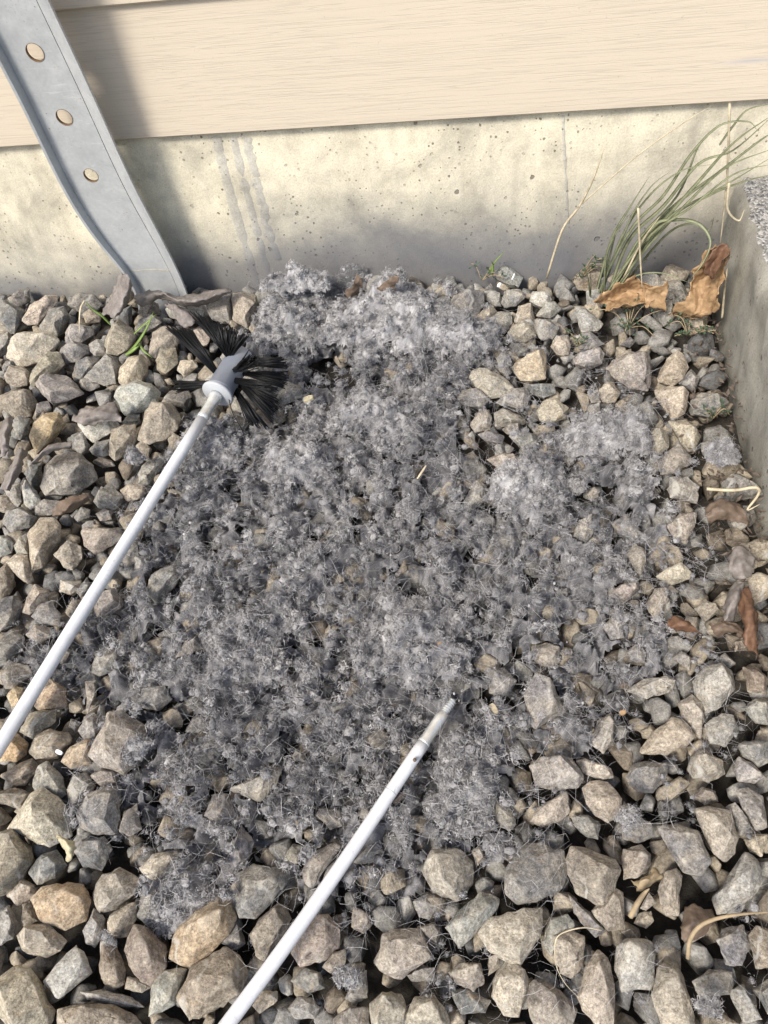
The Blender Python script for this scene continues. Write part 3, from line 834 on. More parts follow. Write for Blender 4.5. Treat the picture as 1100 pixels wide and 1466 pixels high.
# bed: all smaller or hidden stones as one piece of loose gravel
protos = []
for k in range(14):
    me = rock_mesh('p', rand_rock_pts(1.0, random.Random(50+k)), 1.8, .2, k)
    V = np.array([v.co[:] for v in me.vertices]); T = np.array([p.vertices[:] for p in me.polygons if len(p.vertices) == 3]); protos.append((V, T)); bpy.data.meshes.remove(me)
def rot_rand(n):
    q = rng.normal(size=(n, 4)); q /= np.linalg.norm(q, axis=1)[:, None]; w, x, y, z = q.T
    return np.stack([np.stack([1-2*(y*y+z*z), 2*(x*y-z*w), 2*(x*z+y*w)], 1), np.stack([2*(x*y+z*w), 1-2*(x*x+z*z), 2*(y*z-x*w)], 1),
                     np.stack([2*(x*z-y*w), 2*(y*z+x*w), 1-2*(x*x+y*y)], 1)], 1)
def scatter(proto, pos, size, cols, aniso=None):
    R = rot_rand(len(pos)); Vs = []; Ts = []; Cs = []; off = 0
    ids = rng.integers(0, len(proto), len(pos))
    for k, (V, T) in enumerate(proto):
        sel = np.where(ids == k)[0]
        if not len(sel): continue
        W_ = np.einsum('nij,vj->nvi', R[sel], V)
        if aniso is not None: W_ = W_*aniso[sel][:, None, :]
        W_ = W_*size[sel][:, None, None]+pos[sel][:, None, :]
        Vs.append(W_.reshape(-1, 3)); Ts.append((T[None]+(np.arange(len(sel))*len(V))[:, None, None]+off).reshape(-1, 3)); off += len(sel)*len(V)
        Cs.append(np.repeat(cols[sel], len(V), 0))
    return np.concatenate(Vs), np.concatenate(Ts), np.concatenate(Cs)
def set_tint(me, C):
    at = me.attributes.new('tint', 'FLOAT_COLOR', 'POINT')
    at.data.foreach_set('color', np.c_[C, np.ones(len(C))].astype(np.float32).ravel())
bp = []; bs = []
for x in np.arange(-.70, .20, .0155):
    for y in np.arange(-.80, -.004, .0155):
        px, py = x+random.uniform(-.007, .007), y+random.uniform(-.007, .007)
        if px > XC+SK*-py-.008 or math.hypot(px-CAVE[0][0], py-CAVE[0][1]) < .031 or (abs(px-CAVE[0][0]) < .026 and 0 < py-CAVE[0][1] < .055): continue
        bp.append((px, py, random.uniform(-.003, .006))); bs.append(random.uniform(.0066, .0108))
for x in np.arange(-1.7, .20, .036):
    for y in np.arange(-1.5, -.004, .036):
        if x > -.70 and y > -.80: continue
        px, py = x+random.uniform(-.012, .012), y+random.uniform(-.012, .012)
        if px > XC+SK*-py-.02 or py > -.02: continue
        bp.append((px, py, random.uniform(.0, .008))); bs.append(random.uniform(.015, .021))
for (x, y, r, dn) in vis_fill[n_things:]+[f for f in FILL if f[3] >= .4]:
    if math.hypot(x-CAVE[0][0], y-CAVE[0][1]) < .029: continue
    bp.append((x, y, (.004+.25*r) if dn < .4 else -.002)); bs.append(r)
bp = np.array(bp); bs = np.array(bs)
pal = np.array([COLS[k][0] for k in 'ggggdbttpt'])
bc = pal[rng.integers(0, len(pal), len(bp))]*rng.uniform(.7, 1.1, (len(bp), 1))
V, T, Cc = scatter(protos, bp, bs, bc)
me = mesh_np('gravel', V, T); set_tint(me, Cc); gv = link('gravel', me, M_GRAVEL)
tag(gv, 'small dark stones filling the gaps below the larger crushed stones', 'gravel', kind='stuff')

# ------------------------------------------------------------------ lint
LIGHT, MIDT, DARK = np.array([.55,.53,.515]), np.array([.27,.262,.264]), np.array([.07,.069,.075])
PITS = [CAVE]+[(unp(x, y, .018)[:2], r) for x, y, r in ((688,996,.0085),(300,760,.008),(455,900,.008),(520,740,.009),(640,760,.007),(420,1060,.009),(300,1090,.009),(610,800,.006),(760,820,.008),(820,900,.008),(690,690,.007),(350,850,.007),(570,1010,.007),(230,900,.008),(740,960,.008),(330,690,.008),(868,688,.007),(400,770,.006),(560,655,.008),(470,985,.006),(250,1015,.007),(585,840,.006),(690,870,.006),(545,560,.008),(320,1120,.007),(520,1110,.006))]
def pit(XY):
    o = np.zeros(len(XY), bool); w = .35*(fbm(np.c_[XY*160, np.zeros(len(XY))], 2, 77)-.5)
    for c, r in PITS: o |= np.hypot(*(XY-c).T) < r*(1+w)
    return o
def lint_tone(P, seed=21):
    P = np.asarray(P, float)
    return np.clip(fbm(np.c_[P[:,:2]*38, np.zeros(len(P))], 3, seed)*1.5-.28, 0, 1)
def felt_tone(P):
    P = np.asarray(P, float); q = P[:,:3]
    return np.clip(lint_tone(P)*.3+1.4*(fbm(q*240, 3, 51)-.5)+.20+rng.normal(0, .07, len(P)), 0, 1)
def tone_col(f):
    f = np.clip(f, 0, 1)[:, None]
    return np.where(f < .5, DARK+(MIDT-DARK)*(f/.5), MIDT+(LIGHT-MIDT)*((f-.5)/.5))
def threads(C, t, L, w, cols, curl=.5):
    """thin curved threads through the points C along t: two-segment strips of real width"""
    n = len(C); t = t/(np.linalg.norm(t, axis=1)[:, None]+1e-9)
    u = rng.normal(size=(n, 3)); u -= (u*t).sum(1)[:, None]*t; u /= np.linalg.norm(u, axis=1)[:, None]+1e-9
    k = (rng.normal(0, curl, n)*L)[:, None]; h = (L*.5)[:, None]
    side = np.cross(t, u); tw = (rng.normal(0, curl*.6, n)*L)[:, None]
    pts = [C-t*h*.8+u*k*.45+side*tw*.4, C-t*h*.36-u*k*.30+side*tw*.1, C+t*h*.36-u*k*.30-side*tw*.1, C+t*h*.8+u*k*.45-side*tw*.4]
    ph = rng.uniform(0, math.pi, n)[:, None]; sv = (u*np.cos(ph)+side*np.sin(ph))*(w*.5)[:, None]
    V = np.stack([pts[0]-sv*.5, pts[0]+sv*.5, pts[1]-sv, pts[1]+sv, pts[2]-sv, pts[2]+sv, pts[3]-sv*.4, pts[3]+sv*.4], 1).reshape(-1, 3)
    b = (np.arange(n)*8)[:, None]
    T = np.concatenate([b+np.array(q) for q in ([0,1,3],[0,3,2],[2,3,5],[2,5,4],[4,5,7],[4,7,6])])
    return V, T, np.repeat(cols, 8, 0)
def rand_dir(n, flat=.6):
    d = rng.normal(size=(n, 3)); d[:,2] *= flat; return d/np.linalg.norm(d, axis=1)[:, None]
def tufts(C, r, tone, per, lf=1.5, wmul=1.0):
    """torn tufts: each a small matted cloud of short curly threads with a common lie"""
    n = len(C); K = n*per; C0 = np.repeat(C, per, 0); R0 = np.repeat(r, per)
    lie = np.repeat(rand_dir(n, .35), per, 0)
    g = rng.normal(size=(K, 3)); g /= np.linalg.norm(g, axis=1)[:, None]; g *= (rng.uniform(.35, 1, K)**.6)[:, None]
    an = np.repeat(rng.uniform(.6, 1.3, (n, 3))*np.array([1, 1, .7]), per, 0)
    off = g*R0[:, None]*an+lie*(rng.normal(0, .30, K)*R0)[:, None]
    t = np.cross(g, rand_dir(K, 1.0))+lie*.15+rand_dir(K)*.10           # matted: threads lie round the clump, few stand out of it
    f = np.repeat(tone, per)+rng.normal(0, .09, K)
    w = rng.uniform(.00018, .00040, K)*wmul; w[rng.uniform(0, 1, K) < .08] *= 1.6
    return threads(C0+off, t, rng.uniform(.5, 1.5, K)*R0*lf, w, tone_col(f)*rng.uniform(.9, 1.1, (K, 1)), .42)
def crumbs(C, r, tone, proto=None):
    return scatter(proto or SPECK, C, r, tone_col(tone), np.stack([rng.uniform(.7, 1.5, len(C)), rng.uniform(.7, 1.5, len(C)), rng.uniform(.4, .8, len(C))], 1))
def puff_proto(k, sub):
    bm = bmesh.new(); bmesh.ops.create_icosphere(bm, subdivisions=sub, radius=1); o = Vector((k*7.3, k*3.1, k))
    for v in bm.verts:
        q = v.co.copy(); d = 1+.5*noise.noise(q*1.4+o)+.55*noise.noise(q*2.9+o)+.35*noise.noise(q*6+o); v.co = q*max(.3, d)
    V = np.array([v.co[:] for v in bm.verts]); T = np.array([[v.index for v in f.verts] for f in bm.faces]); bm.free(); return V, T
PUFFS = [puff_proto(k+20, 2) for k in range(12)]
SPECK = [puff_proto(k+50, 1) for k in range(8)]
def clump(XY):
    P3 = np.c_[np.asarray(XY), np.zeros(len(XY))]; wv = np.c_[fbm(P3*90, 2, 13), fbm(P3*90, 2, 14), np.zeros(len(P3))]*.012
    return np.clip(fbm((P3+wv)*115, 2, 9)*3.4-1.2, 0, 1)
def height(XY):
    P3 = np.c_[np.asarray(XY), np.zeros(len(XY))]
    wv = np.c_[fbm(P3*60, 2, 13), fbm(P3*60, 2, 14), np.zeros(len(P3))]*.018
    a_ = fbm((P3+wv)*44, 3, 5); b_ = fbm((P3+wv)*125, 3, 9); c_ = fbm(P3*330, 2, 19)
    return .003+.012*np.clip(a_*1.7-.35, 0, 1)+.021*clump(XY)+.002*(c_-.5)
def blocked(P, keep=.9):
    """True where a bare outlined stone shows: lint keeps off its middle"""
    Q = proj(P); out = np.zeros(len(P), bool)
    for st in STONES:
        if st['key'] == 'fill': continue
        c = np.array(st['px']); near = np.where(np.abs(Q-c).max(1) < 110)[0]
        if not len(near): continue
        sp = [tuple(c+(np.array(p)-c)*keep) for p in st['poly']]
        out[near] |= in_poly(Q[near], sp)
    return out
def join(parts):
    Vs, Ts, Cs, off = [], [], [], 0
    for V, T, C in parts: Vs.append(V); Ts.append(T+off); Cs.append(C); off += len(V)
    return np.concatenate(Vs), np.concatenate(Ts), np.concatenate(Cs)
def skin(XY, Z, K, shape):
    Kk = K.reshape(shape); I = np.arange(len(XY)).reshape(shape)
    c = Kk[:-1,:-1] & Kk[1:,:-1] & Kk[1:,1:] & Kk[:-1,1:]
    q = np.stack([I[:-1,:-1][c], I[1:,:-1][c], I[1:,1:][c], I[:-1,1:][c]], 1)
    T_ = np.concatenate([q[:, :3], q[:, [0,2,3]]]); used = np.unique(T_); mp = np.full(len(XY), -1); mp[used] = np.arange(len(used))
    return np.c_[XY, Z][used], mp[T_]

def carpet():
    st_ = .0016; xs = np.arange(-.50, .20, st_); ys = np.arange(-.62, -.004, st_)
    X, Y = np.meshgrid(xs, ys, indexing='ij'); XY = np.c_[X.ravel(), Y.ravel()]
    dn = density(XY); Z = np.zeros(len(XY)); keep = dn > .42; idx = np.where(keep)[0]
    Z[idx] = height(XY[idx])*.75-.006-(1-dn[idx])*.010
    hole = fbm(np.c_[XY[idx]*70, np.zeros(len(idx))], 3, 31); k2 = (hole > .27) & ~pit(XY[idx])
    k2 &= ~blocked(np.c_[XY[idx], Z[idx]], 1.0); keep[idx] = k2
    P_, T_ = skin(XY, Z, keep, X.shape)
    return P_, T_, tone_col(felt_tone(P_)-.10)  # under-sheet toned darker: shade of the gaps between tufts put into its colour
def sample_lint(n):
    out = []
    while len(out) < n:
        c = np.c_[rng.uniform(-.50, .2, 6000), rng.uniform(-.62, -.004, 6000)]
        h = fbm(np.c_[c*70, np.zeros(len(c))], 3, 31)
        out += list(c[(rng.uniform(0, 1, 6000) < density(c)*np.clip((h-.24)*8, .15, 1)*(.22+.78*clump(c))) & ~pit(c)])
    return np.array(out[:n])
# thin scatter of wisps beyond the thick cover
def sparse_pts(n, th=.5):
    out = []
    while len(out) < n:
        c = np.c_[rng.uniform(-.55, .2, 4000), rng.uniform(-.66, -.004, 4000)]
        out += list(c[in_poly(c, SPARSE) & (fbm(np.c_[c*40, np.zeros(4000)], 3, 44) > th)])
    return np.array(out[:n])
def build_carpet():
    parts = [carpet()]
    XY = sample_lint(1700); P = np.c_[XY, height(XY)+rng.normal(.001, .0026, len(XY))]; P = P[~blocked(P, .96)]
    r = rng.uniform(.0024, .0052, len(P)); tn = lint_tone(P)*.45+.30+rng.normal(0, .13, len(P))
    parts.append(crumbs(P, r*.52, tn)); parts.append(tufts(P, r, tn, 50, .85, 1.5))
    XY = sample_lint(2700); P = np.c_[XY, height(XY)+.002+rng.normal(0, .002, len(XY))]; P = P[~blocked(P, .93)]
    r = rng.uniform(.0009, .0024, len(P)); tn = lint_tone(P)*.4+.34+rng.normal(0, .15, len(P))
    parts.append(tufts(P, r, tn, 16, .95, 1.2))
    XY = sparse_pts(2300); P = np.c_[XY, .016+rng.uniform(-.012, .006, len(XY))]; P = P[~blocked(P, .95) | (rng.uniform(0, 1, len(P)) < .12)]
    r = rng.uniform(.0010, .0032, len(P)); tn = rng.normal(.45, .15, len(P))
    parts.append(crumbs(P, r*.5, tn)); parts.append(tufts(P, r, tn, 26, 1.0, .75))
    XY = sample_lint(260); P = np.c_[XY, height(XY)+.003]; P = P[~blocked(P, .9)]
    parts.append(crumbs(P, rng.uniform(.0004, .0011, len(P)), rng.normal(.7, .2, len(P))))
    # long threads over the cover and astray over the stones round it
    XY = sample_lint(10500); C0 = np.c_[XY, height(XY)+rng.uniform(-.002, .006, len(XY))]; C0 = C0[~blocked(C0, .9) | (rng.uniform(0, 1, len(C0)) < .14)]; n = len(C0)
    parts.append(threads(C0, rand_dir(n, .4), rng.uniform(.004, .017, n), rng.uniform(.00010, .00022, n), tone_col(rng.normal(.75, .25, n)), .5))
    XY = sparse_pts(4600, .42); C0 = np.c_[XY, .024+rng.uniform(-.010, .012, len(XY))]; n = len(C0)
    parts.append(threads(C0, rand_dir(n, .35), rng.uniform(.008, .030, n), rng.uniform(.00010, .00020, n), tone_col(rng.normal(.75, .2, n)), .5))
    V, T, C_ = join(parts); me = mesh_np('lint', V, T); set_tint(me, C_)
    o = link('lint', me, M_LINT); tag(o, 'grey fluffy dryer lint spread thickly over the crushed stones', 'lint', kind='stuff')
build_carpet()

# separate wads that keep a shape of their own
def wad(px, py, rx, ry, hh, label, seed, light=0.0, hole=None, rim=0, n_p=130, base=.012, rough=1.0, fine=1.0):
    """a felted wad: torn sheet of matted threads with tufts heaped on it"""
    c = unp(px, py, base); z_ = (c-CAM)@fw; ax = rx*z_/F; ay = ry*z_/F*1.3
    rg = np.random.default_rng(seed); N = max(24, int(2.3*max(ax, ay)/.0017))
    u = np.linspace(-1.25, 1.25, N); U, Vv = np.meshgrid(u, u, indexing='ij'); UV = np.c_[U.ravel(), Vv.ravel()]
    def edge(uv):
        P3 = np.c_[uv*np.array([ax, ay])+seed, np.zeros(len(uv))]
        e = 1-np.hypot(*uv.T)+1.5*(fbm(P3*40, 4, seed)-.5)
        for pc, pr in PITS: e = np.minimum(e, (np.hypot(*(uv*np.array([ax, ay])+c[:2]-pc).T)-pr)*60)
        if hole is not None: e = np.minimum(e, (np.hypot(uv[:,0]-hole[0], uv[:,1]-hole[1])-hole[2])*2+.5*(fbm(P3*90, 2, seed+8)-.5))
        return e
    def hgt(uv):
        P3 = np.c_[uv*np.array([ax, ay])+seed, np.zeros(len(uv))]; R = np.hypot(*uv.T); e = np.clip(edge(uv)*.85, 0, 1)
        d = np.sqrt(e)
        if rim: d = np.clip(np.exp(-((R-.6)/.28)**2)+.15, 0, 1)*np.sqrt(e)
        n1 = fbm(P3*36, 3, seed+3); n2 = fbm(P3*110, 3, seed+5); n3 = fbm(P3*330, 2, seed+6)
        return hh*d*np.clip(.62+.75*n1*rough, .3, 1.4)+.008*np.clip(n2*3.0-1.0, 0, 1)*1.5*np.sqrt(e)+.003*(n3-.5)
    E = edge(UV); Z = hgt(UV); XY = UV*np.array([ax, ay])
    tone = lambda P: np.clip(fbm(np.c_[(P[:,:2]+c[:2])*60, np.zeros(len(P))], 3, seed+9)*1.3-.08+light, 0, 1)
    P_, T_ = skin(XY, Z, E > .04, U.shape); parts = [(P_, T_, tone_col(tone(P_)*.45+1.3*(fbm((P_+c)*240, 3, 51)-.5)+.22+light*.5+rng.normal(0, .07, len(P_))))]
    def pick(n):
        o = np.zeros((0, 2))
        while len(o) < n:
            q = rg.uniform(-1.2, 1.2, (n*3, 2)); o = np.r_[o, q[edge(q) > .02]]
        o = o[:n]; return np.c_[o*np.array([ax, ay]), hgt(o)]
    P = pick(n_p); P[:,2] += rng.normal(.0004, .0018*fine, n_p); r = rg.uniform(.0020, .0046, n_p)*fine; tn = tone(P)*.5+.27+light*.4+rng.normal(0, .12, n_p)
    parts.append(crumbs(P, r*.52, tn)); parts.append(tufts(P, r, tn, 40, .85, 1.4))
    P = pick(n_p*2)+np.array([0,0,.001]); r = rg.uniform(.0009, .0023, n_p*2)*fine; tn = tone(P)*.4+.32+light*.4+rng.normal(0, .15, n_p*2)
    parts.append(tufts(P, r, tn, 15, .95, 1.2))
    P = pick(n_p*5); P[:,2] += rg.uniform(-.001, .004, len(P)); n = len(P)
    parts.append(threads(P, rand_dir(n, .4), rng.uniform(.004, .014, n)*(fine*.5+.5), rng.uniform(.00010, .00022, n), tone_col(rng.normal(.78, .22, n)), .5))
    V, T, C_ = join(parts); me = mesh_np('lint_wad', V, T); set_tint(me, C_)
    o = link('lint_wad', me, M_LINT, None, c); tag(o, label, 'lint wad', 'larger wads of dryer lint'); return o
wad(418, 458, 60, 54, .030, 'nest-shaped lint wad with a raised rim against the concrete foundation', 61, .16, (.42, .05, .2), .8, 250)
wad(430, 418, 46, 14, .020, 'rolled lint strand forming the highest rim of the pile against the foundation', 60, .22, None, 0, 70, .030)
wad(562, 470, 88, 66, .028, 'largest mounded lint wad, at the foundation between the nest-shaped wad and stones', 62, .17, None, 0, 330)
wad(482, 494, 34, 14, .022, 'low lint ridge bridging the two mounded wads over the dark hollow', 59, .06, None, 0, 50, .014)
wad(520, 610, 80, 34, .018, 'low torn lint wad just below the dark opening of the nest-shaped wad', 63, .05, None, 0, 120)
wad(655, 495, 66, 30, .022, 'lint wad stretched over stones between the mounded wad and the orange-tan block stone', 64, .02, None, 0, 100)
wad(760, 705, 58, 46, .022, 'flat felted pale lint pad in the open middle, curb side', 65, .05, None, 0, 130, .014, .7)
wad(870, 640, 66, 32, .024, 'thin lint sheet draped over a stone near the curb', 66, .05, None, 0, 100)
wad(300, 655, 42, 56, .022, 'pale lint wad lying beside the brush rod just below the brush head', 67, .05, None, 0, 110)
wad(440, 680, 54, 30, .022, 'rolled lint wad with a ragged crest below the brush bristles', 68, .10, None, 0, 90)
wad(365, 925, 62, 56, .018, 'curdled lint wad in the middle of the spread, strap side', 69, .05, None, 0, 140)
wad(600, 920, 80, 50, .018, 'wide woolly lint wad above the threaded rod tip', 70, .05, None, 0, 140)
wad(670, 1130, 62, 50, .016, 'looped lint wad beside the loose rod below its threaded tip', 71, .05, None, 0, 120)
wad(252, 1285, 44, 34, .006, 'loose lint tuft caught between stones at the spread edge above the large two-tone stone', 72, .04, None, 0, 44, .012)
def small(px, py, r, label, seed, hh=.004):
    wad(px, py, r, r*.6, hh, label, seed, .05, None, 0, 20, .027, 1.0, .6)
small(195, 660, 18, 'small lint puff sitting on stones beside the brush rod', 81)
small(640, 452, 16, 'small white lint puff on a dark stone near the foundation', 82)
small(1035, 655, 22, 'dull lint puff lodged against the curb face', 83)
small(195, 1078, 24, 'lint tuft clinging to the big cream slab stone', 84)
small(270, 965, 20, 'lint puff on a stone between the two rods', 85)
small(900, 1175, 22, 'lint puff between stones beside the curved grey stone', 86)
small(1010, 1440, 24, 'lint tuft among stones at the lowest curb-side corner', 87)
small(500, 1400, 22, 'hanging lint wisp on stones beside the loose rod, lower end', 88)

# ------------------------------------------------------------------ metal strap
SEC = [((-112,-118),(12,-132),0.0390),((-50,-5),(46,-52),0.0370),((0,93),(84,30),0.0345),((38,163),(117,100),0.0325),((73,240),(150,172),0.0305),((112,311),(187,258),0.0280),
       ((148,357),(222,322),0.0260),((172,384),(244,365),0.0248),((194,416),(268,414),0.0240),((200,450),(277,452),0.0240)]
Lp = catmull([(*s[0], s[2]) for s in SEC], 7); Rp = catmull([(*s[1], s[2]) for s in SEC], 7)
for _ in range(30):
    for Q_ in (Lp, Rp): Q_[1:-1] = [(Q_[i-1]+2*Q_[i]+Q_[i+1])/4 for i in range(1, len(Q_)-1)]
V = []; prof = [(0, .0098), (.022, .0096), (.118, .0007), (.136, -.0012), (.152, 0), (.5, 0), (.835, 0), (.852, -.0016), (.872, .0009), (.968, .0100), (1, .0102)]
for l_, r_ in zip(Lp, Rp):
    for (t, up) in prof:
        x = l_[0]+(r_[0]-l_[0])*t; y = l_[1]+(r_[1]-l_[1])*t
        V.append(unw(x, y, -(l_[2]+up)))
k = len(prof); Fs = [(i*k+j, i*k+j+1, (i+1)*k+j+1, (i+1)*k+j) for i in range(len(Lp)-1) for j in range(k-1)]
strap = link('metal_strap', mesh_py('metal_strap', V, Fs), M_GALV)
tag(strap, 'galvanised steel channel strap with three punched holes leaning on the foundation', 'metal strap')
sm = strap.modifiers.new('s', 'SOLIDIFY'); sm.thickness = .0024; sm.offset = 0
cut = []
def strap_at(px, py):
    """point and wall distance of the strap web under a pixel"""
    best = min(range(len(Lp)), key=lambda i: abs((Lp[i][0]+(Rp[i][0]-Lp[i][0])*.5-px)*(0)+((Lp[i][1]+Rp[i][1])*.5-py)))
    return Lp[best][2], best
rims = []
for (hx, hy, hr) in ((51,74,12.5), (93,167,11.5), (131,250,10.2)):
    wd, bi = strap_at(hx, hy); p = unw(hx, hy, -wd); q0 = unw(*((np.array(Lp[bi-4][:2])+np.array(Rp[bi-4][:2]))/2), -Lp[bi-4][2]); q1 = unw(*((np.array(Lp[bi+4][:2])+np.array(Rp[bi+4][:2]))/2), -Lp[bi+4][2])
    tdir = Vector(q1-q0).normalized(); w = Vector(unw(*Rp[bi][:2], -wd)-unw(*Lp[bi][:2], -wd)).normalized(); nn = tdir.cross(w).normalized()
    rr = hr*((p-CAM)@fw)/F
    Vt, Ft = tube([Vector(p)-nn*.02, Vector(p)+nn*.02], rr, 32)
    co = link('cut', mesh_py('cut', Vt, Ft, False)); cut.append(co)
    bo = strap.modifiers.new('b', 'BOOLEAN'); bo.object = co; bo.operation = 'DIFFERENCE'; bo.solver = 'EXACT'
    # thin rusty ring in the hole edge
    ring = []; rf = []
    e1 = w; e2 = nn.cross(w)
    for j in range(32):
        an = 2*math.pi*j/32; d_ = e1*math.cos(an)+e2*math.sin(an)
        for (ro, ho) in ((1.035, .0014), (.985, .00145), (.985, -.00145), (1.035, -.0014)): ring.append(Vector(p)+d_*rr*ro+nn*ho)
    for j in range(32):
        for q in range(3): rf.append((j*4+q, ((j+1) % 32)*4+q, ((j+1) % 32)*4+q+1, j*4+q+1))
    rims.append(mesh_py('hole_rim', ring, rf))
bake(strap)
for c_ in cut: bpy.data.objects.remove(c_)
strap.data.set_sharp_from_angle(angle=math.radians(35)); wn = strap.modifiers.new('w', 'WEIGHTED_NORMAL'); wn.keep_sharp = True; wn.weight = 100; bake(strap)
for r_ in rims: link('hole_rim', r_, M_RUST, strap)
# fold line of the foot
pf = [unw(183+(247-183)*t, 388-6*t*0+math.sin(t*3)*-1.5, -.0258) for t in np.linspace(0, 1, 10)]
Vt, Ft = tube(pf, .0003, 6); link('fold_crease', mesh_py('fold_crease', Vt, Ft), M_LEAF_YEL, strap)

# ------------------------------------------------------------------ brush and rods
A0 = unp(20, 1035, .036); B0 = unp(291, 597, .050); ud = (B0-A0)/np.linalg.norm(B0-A0)
def along(px, py):
    s = np.linspace(-.4, .2, 3000); P_ = B0+ud*s[:, None]; Q_ = proj(P_); return s[np.argmin(((Q_-np.array([px, py]))**2).sum(1))]
def at(s): return B0+ud*s
ROD_R = .0044
brush = empty('dryer_vent_brush', tuple(at(0)))
tag(brush, 'black bristle dryer vent brush on a long white rod resting on stones', 'brush')
def part(name, vf, mat, parent, smooth=True):
    o = link(name, mesh_py(name, *vf, smooth), mat, parent); o.matrix_parent_inverse = parent.matrix_world.inverted() if False else Matrix.Translation(-Vector(parent.location)); return o
part('rod', tube([at(s) for s in np.linspace(-1.1, .001, 30)], [ROD_R]*29+[ROD_R*.97], 24), M_ROD, brush)
sw, sh0, sh1 = along(309, 564), along(316, 552), along(346, 506)
fer = part('ferrule', tube([at(-.002), at(.001), at(.003), at(sw*.45), at(sw*.62), at(sw-.004), at(sw)], [.0045, .0046, .0043, .0042, .0046, .0053, .0053], 24), M_ZINC, brush)
e1 = np.cross(ud, [0,0,1]); e1 /= np.linalg.norm(e1); e2 = np.cross(e1, ud)   # e1 to the curb side, e2 upward
for (f_, an) in ((.18, 20), (.44, 35), (.86, 45)):
    d_ = e1*math.cos(math.radians(an))+e2*math.sin(math.radians(an)); p = at(sw*f_)
    Vt, Ft = tube([p+d_*.0036, p+d_*.0050, p+d_*.0054], [.0014, .0014, .0008], 10); o = link('rivet', mesh_py('rivet', Vt, Ft), M_ZINC, fer); o.matrix_parent_inverse = Matrix.Translation(-Vector(brush.location))
part('washer', tube([at(sw), at(sw+.0006), at(sw+.0022), at(sw+.0028)], [.0122, .0128, .0128, .0120], 32), M_WASH, brush)
hr = .0106
part('hub', tube([at(sw+.0028), at(sw+.004), at(sw+.0055), at(sw+.006), at(sh1-.002), at(sh1)], [.0112, .0114, .0112, hr, hr, hr*.9], 32), M_HUB, brush)
TUFT = [ # tip fan: two pixel ends, heights at the tips, where along the hub, how many bristles
 ((240,470),(276,474), .082, .078, .30, 75), ((276,450),(350,482), .086, .080, .72, 120), ((352,508),(374,522), .094, .088, .42, 30), ((404,512),(411,527), .060, .056, .80, 40),
 ((411,538),(405,553), .050, .050, .55, 40), ((386,549),(392,562), .066, .060, .24, 44), ((398,575),(388,603), .036, .034, .35, 54), ((378,612),(358,600), .034, .030, .18, 50),
 ((251,546),(253,560), .040, .038, .18, 36)]
hmid = lambda f_: at(sw+.007+(sh1-sw-.010)*f_)
for (ta, tb, za, zb, fr, nb) in TUFT:
    nb = int(nb*1.9)
    Pa, Pb = unp(*ta, za), unp(*tb, zb); hc = hmid(fr); mid = (Pa+Pb)/2
    rd = mid-hc; rd -= ud*(rd@ud); rd /= np.linalg.norm(rd); root = hc+rd*(hr-.002)
    ac = Acc(); spread = np.cross(Pb-Pa, mid-root); spread /= np.linalg.norm(spread)
    for q in range(nb):
        f_ = random.uniform(-.04, 1.04); tip = Pa+(Pb-Pa)*f_+spread*random.uniform(-.0045, .0045); ln = random.uniform(.86, 1.08)
        tip = root+(tip-root)*ln; r0_ = root+np.array([random.uniform(-.0016, .0016) for _ in range(3)])
        mdp = (r0_+tip)/2+np.array([random.uniform(-.0012, .0012) for _ in range(3)])
        ac.add(tube([r0_, mdp, tip], [.00046, .00046, .00038], 4))
    o = link('bristle_tuft', ac.mesh('bristle_tuft'), M_BRIS, brush); o.matrix_parent_inverse = Matrix.Translation(-Vector(brush.location))
ac = Acc()
ac.add(tube(catmull([hmid(.2), unp(333,590,.045), unp(345,612,.04), unp(352,630,.036)], 4), .00034, 4))
o = link('bristle', ac.mesh('bristle'), M_BRIS, brush); o.matrix_parent_inverse = Matrix.Translation(-Vector(brush.location))

RP = [(607,1063,.032),(551,1147,.034),(507,1213,.0355),(434.5,1318,.038),(383,1390,.0395),(333,1457,.0405),(240,1582,.042),(170,1675,.042)]
rp = catmull([unp(*p) for p in RP], 6)
rod = empty('extension_rod', tuple(rp[0])); tag(rod, 'loose white extension rod with a threaded steel tip lying in the lint', 'rod')
part('rod', tube(rp, .0036, 24), M_ROD, rod)
part('joint_line', tube([rp[5], rp[5]+(rp[6]-rp[5])*.06],   .00367, 24), M_WASH, rod)
part('pinhole', tube([np.array(unp(594,1088,.0355)), np.array(unp(594,1088,.0375))], .0011, 10), M_LEAF_BROWN, rod)
u2 = rp[0]-rp[2]; u2 /= np.linalg.norm(u2)
tipp = unp(648, 1003, .029); L2_ = np.linalg.norm(tipp-rp[0]); u2 = (tipp-rp[0])/L2_
f2 = lambda t: rp[0]+u2*(L2_*t)
fer2 = part('ferrule', tube([f2(-.03), f2(0), f2(.04), f2(.45), f2(.55), f2(.68), f2(.70)], [.0037, .0037, .0034, .0034, .0036, .0032, .0027], 24), M_ZINC, rod)
th = []; tr = []
for q in range(19): th.append(f2(.69+.31*q/18)); tr.append(.0027 if q % 3 else .0022)
part('screw_thread', tube(th, tr, 20), M_ZINC, rod)
sd = np.cross(u2, [0,0,1]); sd /= np.linalg.norm(sd); up2 = np.cross(sd, u2)
for f_ in (.52, .22):
    d_ = up2*.93+sd*(-.2 if f_ > .4 else .35); d_ /= np.linalg.norm(d_)
    Vt, Ft = tube([f2(f_)+d_*.0027, f2(f_)+d_*.0037, f2(f_)+d_*.0041], [.0013, .0013, .0007], 10)
    o = link('rivet', mesh_py('rivet', Vt, Ft), M_ZINC, fer2); o.matrix_parent_inverse = Matrix.Translation(-Vector(rod.location))

